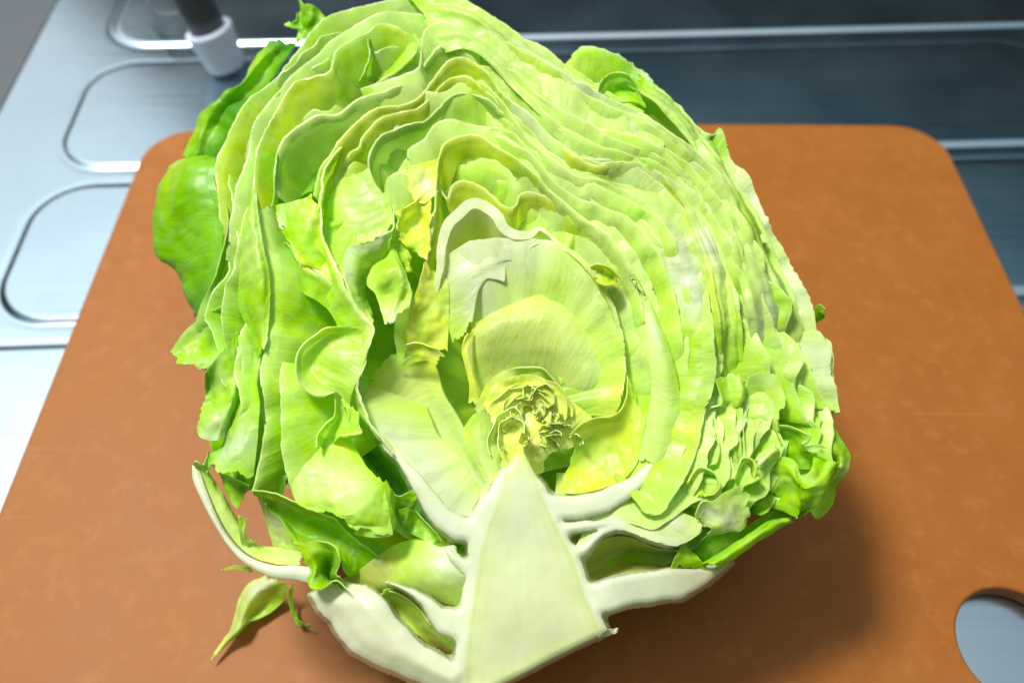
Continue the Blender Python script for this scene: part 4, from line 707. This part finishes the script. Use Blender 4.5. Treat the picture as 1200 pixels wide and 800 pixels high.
# the long continuous edge that runs from the top folds down to the white rib
bowl([(400, 163), (387, 183), (377, 205), (375, 242), (381, 283), (397, 320), (420, 364), (437, 381), (434, 402), (427, 430), (418, 450), (421, 466), (435, 496), (458, 530)], ('YMYMYMVVVVVW', 'LLLLLLMMMPVV', 'LLLLLLLLLMPP'), h=2.2, C=(330, 390), k=.6, p0=18, p1=45, wav=.5, lip=1, w=2.6, ruf=.7, hn=1)
bowl([(346, 300), (358, 312), (374, 322), (392, 334), (408, 352), (416, 372)], ('YMMYMM', 'LLLLLL', 'LLLLLL'), h=1.5, C=(345, 400), k=.5, p0=24, p1=50, wav=.5, lip=1, w=2.2)
# M4 curled flap
loft([[(417, 382, 1), (398, 382, 2), (380, 384, 3), (366, 394, 3), (352, 407, 3), (346, 425, 3), (350, 447, 3), (365, 462, 3), (378, 464, 3), (392, 459, 3)], [(425, 392, 0), (404, 394, 0), (388, 396, 0), (376, 405, 0), (366, 416, -1), (362, 430, -1), (366, 445, 0), (375, 455, 1), (385, 460, 1), (395, 462, 1)], [(432, 402, 0), (416, 410, 1), (402, 414, 1), (392, 422, 1), (386, 432, 0), (384, 442, 0), (386, 452, 0), (390, 460, 0), (396, 466, 0), (402, 470, 0)], [(436, 398, 1), (430, 416, 2), (424, 432, 2), (419, 444, 2), (415, 456, 2), (412, 466, 1), (411, 474, 0), (410, 480, 0), (410, 486, 0), (409, 492, 0)]], ('MMYVVVVVVV', 'YMMMMMMMVV', 'VPPVPMMMMM', 'PPPPVPMMMM'), wav=.5, n=80, w=2)
loft([[(392, 459, 2), (391, 485, 1), (380, 497, 1), (372, 508, 1), (371, 521, 1)], [(400, 462, 0), (399, 485, -1), (390, 500, -2), (382, 512, -3), (378, 522, -3)], [(410, 475, 0), (406, 492, -1), (402, 502, -1), (395, 510, -2), (388, 520, -4)], [(421, 480, 1), (420, 496, 2), (424, 507, 2), (410, 509, 2), (398, 511, 1)]], ('VMMMV', 'MMLML', 'MLLMM', 'MMVVM'), wav=.5)
# M5 long lower leaf
bowl([(329, 422), (327, 437), (330, 485), (330, 515), (332, 540), (338, 562), (345, 588)], ('MPMMPPM', 'LLLLLLL', 'GLLLLLL'), h=0, C=(520, 440), k=.7, p0=30, p1=60, wav=.6)
loft([[(332, 425, -5), (334, 460, -4), (336, 500, -3), (338, 540, -2), (342, 565, -1), (348, 588, 0), (362, 597, 1)], [(345, 430, -9), (350, 465, -8), (355, 500, -6), (356, 530, -3), (362, 560, 0), (372, 582, 2), (386, 600, 2)], [(362, 460, -9), (370, 490, -7), (376, 515, -4), (384, 535, -2), (390, 562, 1), (398, 588, 3), (402, 608, 3)], [(385, 480, -8), (394, 500, -6), (402, 518, -3), (410, 535, -1), (416, 557, 1), (422, 585, 3), (418, 622, 2)], [(400, 500, -8), (410, 512, -5), (420, 530, -3), (430, 548, -1), (440, 560, 0), (452, 580, 1), (460, 622, 0)]], ('LLLMVPM', 'LLLMVVM', 'LLYLVVM', 'LLYMVVP', 'LMMMPLP'), wav=.8, n=80)
loft([[(437, 556, 1), (432, 582, 3), (414, 601, 4), (396, 602, 4)], [(448, 562, 1), (445, 590, 2), (430, 608, 3), (408, 612, 3)], [(457, 570, 0), (456, 600, 1), (440, 618, 1), (416, 624, 1)], [(461, 580, -2), (461, 622, -1), (445, 629, 0), (418, 627, 0)]], ('MVVV', 'LMMM', 'LMPM', 'MPVM'), wav=.6)
# gap shade painted dark green between M5 and L1, and the green slivers there
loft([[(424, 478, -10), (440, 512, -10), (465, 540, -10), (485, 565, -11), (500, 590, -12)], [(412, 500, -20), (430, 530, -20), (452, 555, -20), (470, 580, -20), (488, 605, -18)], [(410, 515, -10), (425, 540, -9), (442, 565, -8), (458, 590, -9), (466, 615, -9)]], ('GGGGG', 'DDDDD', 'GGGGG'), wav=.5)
loft([[(456, 576, -4), (470, 580, -3), (487, 572, -2)], [(460, 592, -6), (474, 590, -5), (488, 585, -3)], [(463, 606, -8), (476, 602, -7), (486, 592, -6)]], ('GLL', 'GGL', 'DGG'), wav=.9, freq=180)
loft([[(470, 596, -4), (484, 594, -6), (498, 612, -6), (518, 632, -6)], [(474, 612, -6), (488, 610, -8), (500, 622, -8), (514, 634, -8)], [(476, 622, -9), (488, 628, -8), (500, 634, -8), (512, 638, -8)]], ('LGGG', 'GLLG', 'GGLG'), wav=1.0, freq=180)
# --- left outer leaves
loft([[(347, 52, -14), (338, 70, -14), (310, 102, -14), (281, 136, -14), (266, 170, -15), (254, 192, -16)], [(335, 50, -15), (322, 72, -18), (295, 103, -18), (266, 130, -18), (248, 160, -18), (240, 190, -20)], [(322, 48, -16), (306, 66, -15), (285, 94, -15), (255, 120, -15), (236, 152, -16), (226, 188, -18)], [(314, 52, -21), (298, 72, -20), (276, 100, -20), (236, 130, -20), (224, 158, -21), (217, 182, -22)], [(318, 60, -28), (302, 82, -28), (280, 108, -28), (246, 138, -28), (230, 164, -29), (224, 188, -30)]], ('DDDDDD', 'DGGDGD', 'GLGGLG', 'LMLGML', 'GGGGGG'), wav=2.2, n=80, freq=80)  # dark green leaf; shade beside the inner edge and lit rim painted in
loft([[(250, 185, -22), (255, 192, -9), (252, 215, -8), (262, 250, -8), (262, 295, -8), (252, 330, -9), (236, 370, -10)], [(226, 184, -22), (228, 190, -10), (224, 215, -8), (232, 255, -10), (236, 300, -11), (238, 330, -13), (232, 370, -13)], [(207, 190, -24), (205, 194, -14), (200, 217, -12), (203, 255, -13), (206, 300, -15), (222, 330, -18), (229, 368, -16)], [(199, 196, -28), (196, 198, -20), (185, 220, -19), (183, 256, -20), (184, 298, -22), (208, 318, -24), (222, 345, -24)], [(206, 202, -33), (204, 205, -30), (194, 225, -31), (192, 260, -32), (196, 295, -34), (214, 315, -34), (226, 345, -32)]], ('GGGGGD', 'LLGGGD', 'VMLGGG', 'MLGGGD', 'DDDDDD'), wav=1.5, n=80, freq=70)  # green flap; highlight on the upper bulge painted as pale colour
# green inner face between C rim and F
loft([[(258, 225, -4), (268, 260, -4), (258, 300, -5), (250, 328, -5), (236, 356, -6), (228, 382, -6)], [(272, 230, -9), (275, 270, -9), (268, 310, -9), (262, 340, -9), (258, 365, -8), (246, 392, -8)], [(284, 250, -14), (280, 285, -14), (277, 325, -14), (276, 350, -14), (272, 375, -12), (262, 405, -10)]], ('LMMMVV', 'GGGGML', 'DDDDGG'), wav=1.0)
loft([[(257, 360, -6), (236, 372, -6), (217, 388, -6), (199, 414, -7)], [(266, 372, -9), (248, 385, -8), (230, 400, -7), (205, 420, -6)], [(270, 390, -11), (255, 405, -9), (240, 415, -6), (218, 428, -5)], [(276, 384, -8), (268, 404, -6), (256, 420, -4), (240, 434, -5)]], ('MVVM', 'GMML', 'GGLM', 'MMVV'), wav=.6)
loft([[(280, 384, -6), (268, 404, -4), (250, 424, -3), (240, 437, -4)], [(283, 415, -6), (272, 428, -4), (258, 440, -4), (245, 452, -7)], [(283, 447, -6), (274, 456, -4), (256, 466, -5), (238, 470, -7)], [(274, 484, -7), (266, 488, -4), (250, 490, -4), (236, 486, -7)], [(268, 511, -8), (258, 515, -5), (246, 516, -5), (235, 511, -7)]], ('MMVM', 'LMVG', 'MMML', 'MVVM', 'VWWV'), wav=1.3, freq=110)
loft([[(290, 362, -5), (302, 395, -4), (305, 424, -3), (300, 447, -3), (305, 480, -2), (302, 512, -2), (297, 556, -2)], [(282, 385, -12), (290, 410, -10), (292, 435, -8), (290, 460, -5), (290, 490, -3), (286, 520, -1), (282, 555, -1)], [(278, 410, -14), (282, 435, -13), (282, 460, -10), (277, 490, -6), (270, 515, -3), (264, 535, -1), (256, 550, -2)], [(276, 440, -16), (276, 460, -15), (273, 485, -12), (266, 508, -9), (256, 525, -7), (248, 532, -6), (245, 542, -7)]], ('MMVMMVM', 'GLMMVWM', 'GGGMMWV', 'GGGGLGL'), wav=1.1, freq=110)
loft([[(246, 540, -7), (258, 552, -5), (275, 560, -4), (292, 568, -5)], [(255, 552, -10), (265, 562, -9), (277, 570, -9), (288, 575, -9)], [(262, 562, -11), (268, 580, -10), (277, 595, -10), (286, 582, -10)]], ('LMLL', 'GGGG', 'LGML'), wav=.6)
# little leaf flag at the very top left
loft([[(349, -2, -6), (355, 5, -5), (362, 5, -5), (372, 10, -6), (381, 20, -7)], [(352, 12, -8), (356, 18, -7), (363, 22, -6), (370, 26, -7), (378, 30, -7)], [(347, 22, -7), (350, 28, -8), (356, 34, -8), (362, 38, -8), (368, 38, -8)], [(333, 29, -6), (340, 33, -6), (349, 36, -8), (347, 50, -9), (352, 52, -9)]], ('GMLGM', 'LGGGG', 'LGGGG', 'VMGLL'), wav=.7, freq=150)
# Q: green curled leaf at the lower left
loft([[(296, 575, -2), (315, 576, -2), (345, 587, -1), (362, 597, -1), (390, 606, -2), (405, 622, -4), (424, 638, -6), (443, 651, -8)], [(310, 592, -7), (330, 600, -8), (352, 608, -9), (372, 617, -9), (392, 626, -8), (408, 638, -8), (424, 650, -9), (436, 658, -10)], [(330, 610, -8), (345, 622, -10), (362, 632, -10), (380, 640, -8), (396, 646, -6), (408, 654, -7), (418, 662, -8), (426, 668, -10)], [(345, 636, -7), (356, 642, -6), (370, 642, -4), (386, 642, -2), (398, 652, -2), (402, 664, -3), (408, 674, -5), (416, 674, -8)]], ('LMMMLLG', 'GGGGGGG', 'GGGGLGG', 'LMMLLLG'), wav=.6, n=70)
loft([[(349, 640, -5), (362, 634, -2), (378, 634, 0), (392, 640, 1), (398, 655, 1), (396, 672, 0), (404, 678, -1)], [(356, 655, -4), (367, 650, -2), (378, 648, -2), (388, 650, -3), (391, 660, -5), (389, 674, -6), (402, 684, -4)], [(364, 668, -4), (370, 664, -3), (376, 662, -5), (381, 660, -8), (383, 668, -10), (385, 678, -9), (398, 688, -5)], [(361, 682, -3), (366, 690, -1), (376, 691, 0), (384, 686, 0), (392, 681, 0), (400, 685, 0), (408, 692, 0)]], ('LMMLLGL', 'LMGGGGG', 'LGDDDDG', 'GLMLMLM'), wav=.4, n=70)
# P: lower-left long midrib
slab([(232, 545), (242, 575), (262, 620), (287, 649), (320, 662), (345, 662), (366, 664)], [(225, 545), (226, 562), (238, 590), (253, 618), (268, 641), (288, 661), (318, 676), (345, 679), (366, 684)], ('WWWWWWW', 'WWWWWWW'), -12, 6, bulge=.6)
loft([[(236, 552, -12), (246, 580, -13), (265, 620, -13), (290, 648, -13), (322, 660, -13), (352, 662, -12)], [(242, 552, -13), (256, 578, -13.5), (275, 612, -14), (294, 636, -14), (322, 650, -14), (352, 655, -13)], [(243, 550, -15), (261, 577, -15.5), (281, 617, -16), (294, 632, -16), (318, 641, -16), (355, 647, -15)]], ('VVVVVV', 'PVVPVV', 'PMPPVV'), wav=.4)
loft([[(284, 640, -14), (281, 625, -11), (279, 606, -9)], [(290, 642, -14), (285, 625, -11), (284, 608, -9)], [(293, 642, -14), (287, 628, -11), (289, 611, -9)]], ('VVM', 'VVM'), wav=.2, w=2)
loft([[(302, 582, -14), (310, 605, -16), (318, 630, -18), (322, 642, -19)], [(312, 592, -14), (322, 610, -16), (332, 630, -17), (336, 645, -18)], [(320, 598, -16), (338, 618, -16), (346, 632, -16), (351, 646, -17)]], ('VVVV', 'VWVV', 'PVPP'), wav=.4)
loft([[(226, 544, -11), (229, 540, -9), (238, 545, -10), (242, 535, -8), (243, 528, -7)], [(232, 552, -12), (236, 550, -12), (241, 552, -12), (245, 545, -11), (244, 532, -8)]], ('VVVPM', 'MMMMM'), wav=.4)
loft([[(259, 667, -24), (275, 662, -22), (292, 664, -18)], [(262, 668, -24), (277, 666, -22), (296, 670, -18)]], ('VMM', 'MMM'), wav=.2)
# torn pale shred hanging to the board
loft([[(312, 674, 1008), (290, 686, 1005), (278, 706, 1004), (272, 734, 1003), (262, 750, 1003), (247, 769, 1003)], [(322, 678, 1010), (300, 694, 1009), (288, 712, 1008), (278, 734, 1006), (264, 751, 1004), (248, 770, 1003)], [(332, 684, 1009), (314, 700, 1005), (300, 716, 1003.5), (284, 734, 1006), (268, 750, 1004), (249, 770, 1003)], [(336, 690, 1008), (332, 704, 1004), (314, 719, 1003), (288, 732, 1004), (270, 750, 1003), (250, 770, 1003)]], ('VVVVVB', 'WWVVBB', 'PMPVVB', 'MMMPBB'), wav=.6, freq=150)
loft([[(340, 686, 1008), (338, 702, 1005), (343, 722, 1003.5), (350, 732, 1003), (361, 731, 1004)], [(344, 688, 1008), (343, 704, 1004), (347, 720, 1003), (353, 728, 1004), (361, 734, 1003)]], ('MLLGG', 'LLGGG'), wav=.3)
# pink-white shred at the butt end
loft([[(702, 738, -4), (712, 738, -4), (723, 736, -5)], [(704, 745, -4), (714, 743, -5), (724, 740, -5)]], ('CCC', 'CCC'), wav=.6, freq=300, w=2.2, mat='rib')

# ------------------------------------------------------------------ things at the back
def tube(path, radii, seg=24):
    P = [Vector(p) for p in path]; V = []; F = []
    up = Vector((0.3, 0.2, 0.9)).normalized()
    for i, p in enumerate(P):
        d = (P[min(i + 1, len(P) - 1)] - P[max(i - 1, 0)]).normalized(); a = d.cross(up).normalized(); b = d.cross(a)
        for j in range(seg):
            an = 2 * math.pi * j / seg; q = p + (a * math.cos(an) + b * math.sin(an)) * radii[i]; V.append(q[:])
    for i in range(len(P) - 1):
        for j in range(seg): F.append((i * seg + j, i * seg + (j + 1) % seg, (i + 1) * seg + (j + 1) % seg, (i + 1) * seg + j))
    F.append(tuple(range(seg))[::-1]); F.append(tuple(range((len(P) - 1) * seg, len(P) * seg)))
    return np.array(V), F
ft = Vector(onz(267, 78, ZC + 0.001))
tp = bpy.data.objects.new('pipe', None); COL.objects.link(tp); tp.location = ft
tp['label'] = 'dark grey tap pipe ending in a pale blue-white sleeve at back left'; tp['category'] = 'pipe'
ax = Vector((-0.22, 0.10, 0.97)).normalized()
def add(name, prof, mat):
    V, F = tube([ax * a for a, r in prof], [r for a, r in prof]); me = mesh_np(name, V, F)
    o = link(name, me, MAT[mat], tp)
    return o
add('sleeve', [(0, 0.0085), (0.001, 0.0092), (0.008, 0.0098), (0.018, 0.0112), (0.0195, 0.0113), (0.020, 0.0104)], 'white_plastic')
add('tube', [(0.018, 0.0084), (0.03, 0.0084), (0.06, 0.0084), (0.16, 0.0084)], 'grey_pipe')

wz = ZC + 0.012
wp = [onz(160, -14, wz), onz(172, 2, wz), onz(180, 15, wz), onz(188, 18.5, wz), onz(205, 17, wz), onz(228, 14, wz), onz(250, 10, wz)]
wp = catmull(wp, 40); V, F = tube([tuple(p) for p in wp], [0.0011] * 40, 10)
wo = link('wire_handle', mesh_np('wire_handle', V, F), MAT['wire']); wo['label'] = 'thin dark bent wire handle lying behind the grey pipe'; wo['category'] = 'wire'
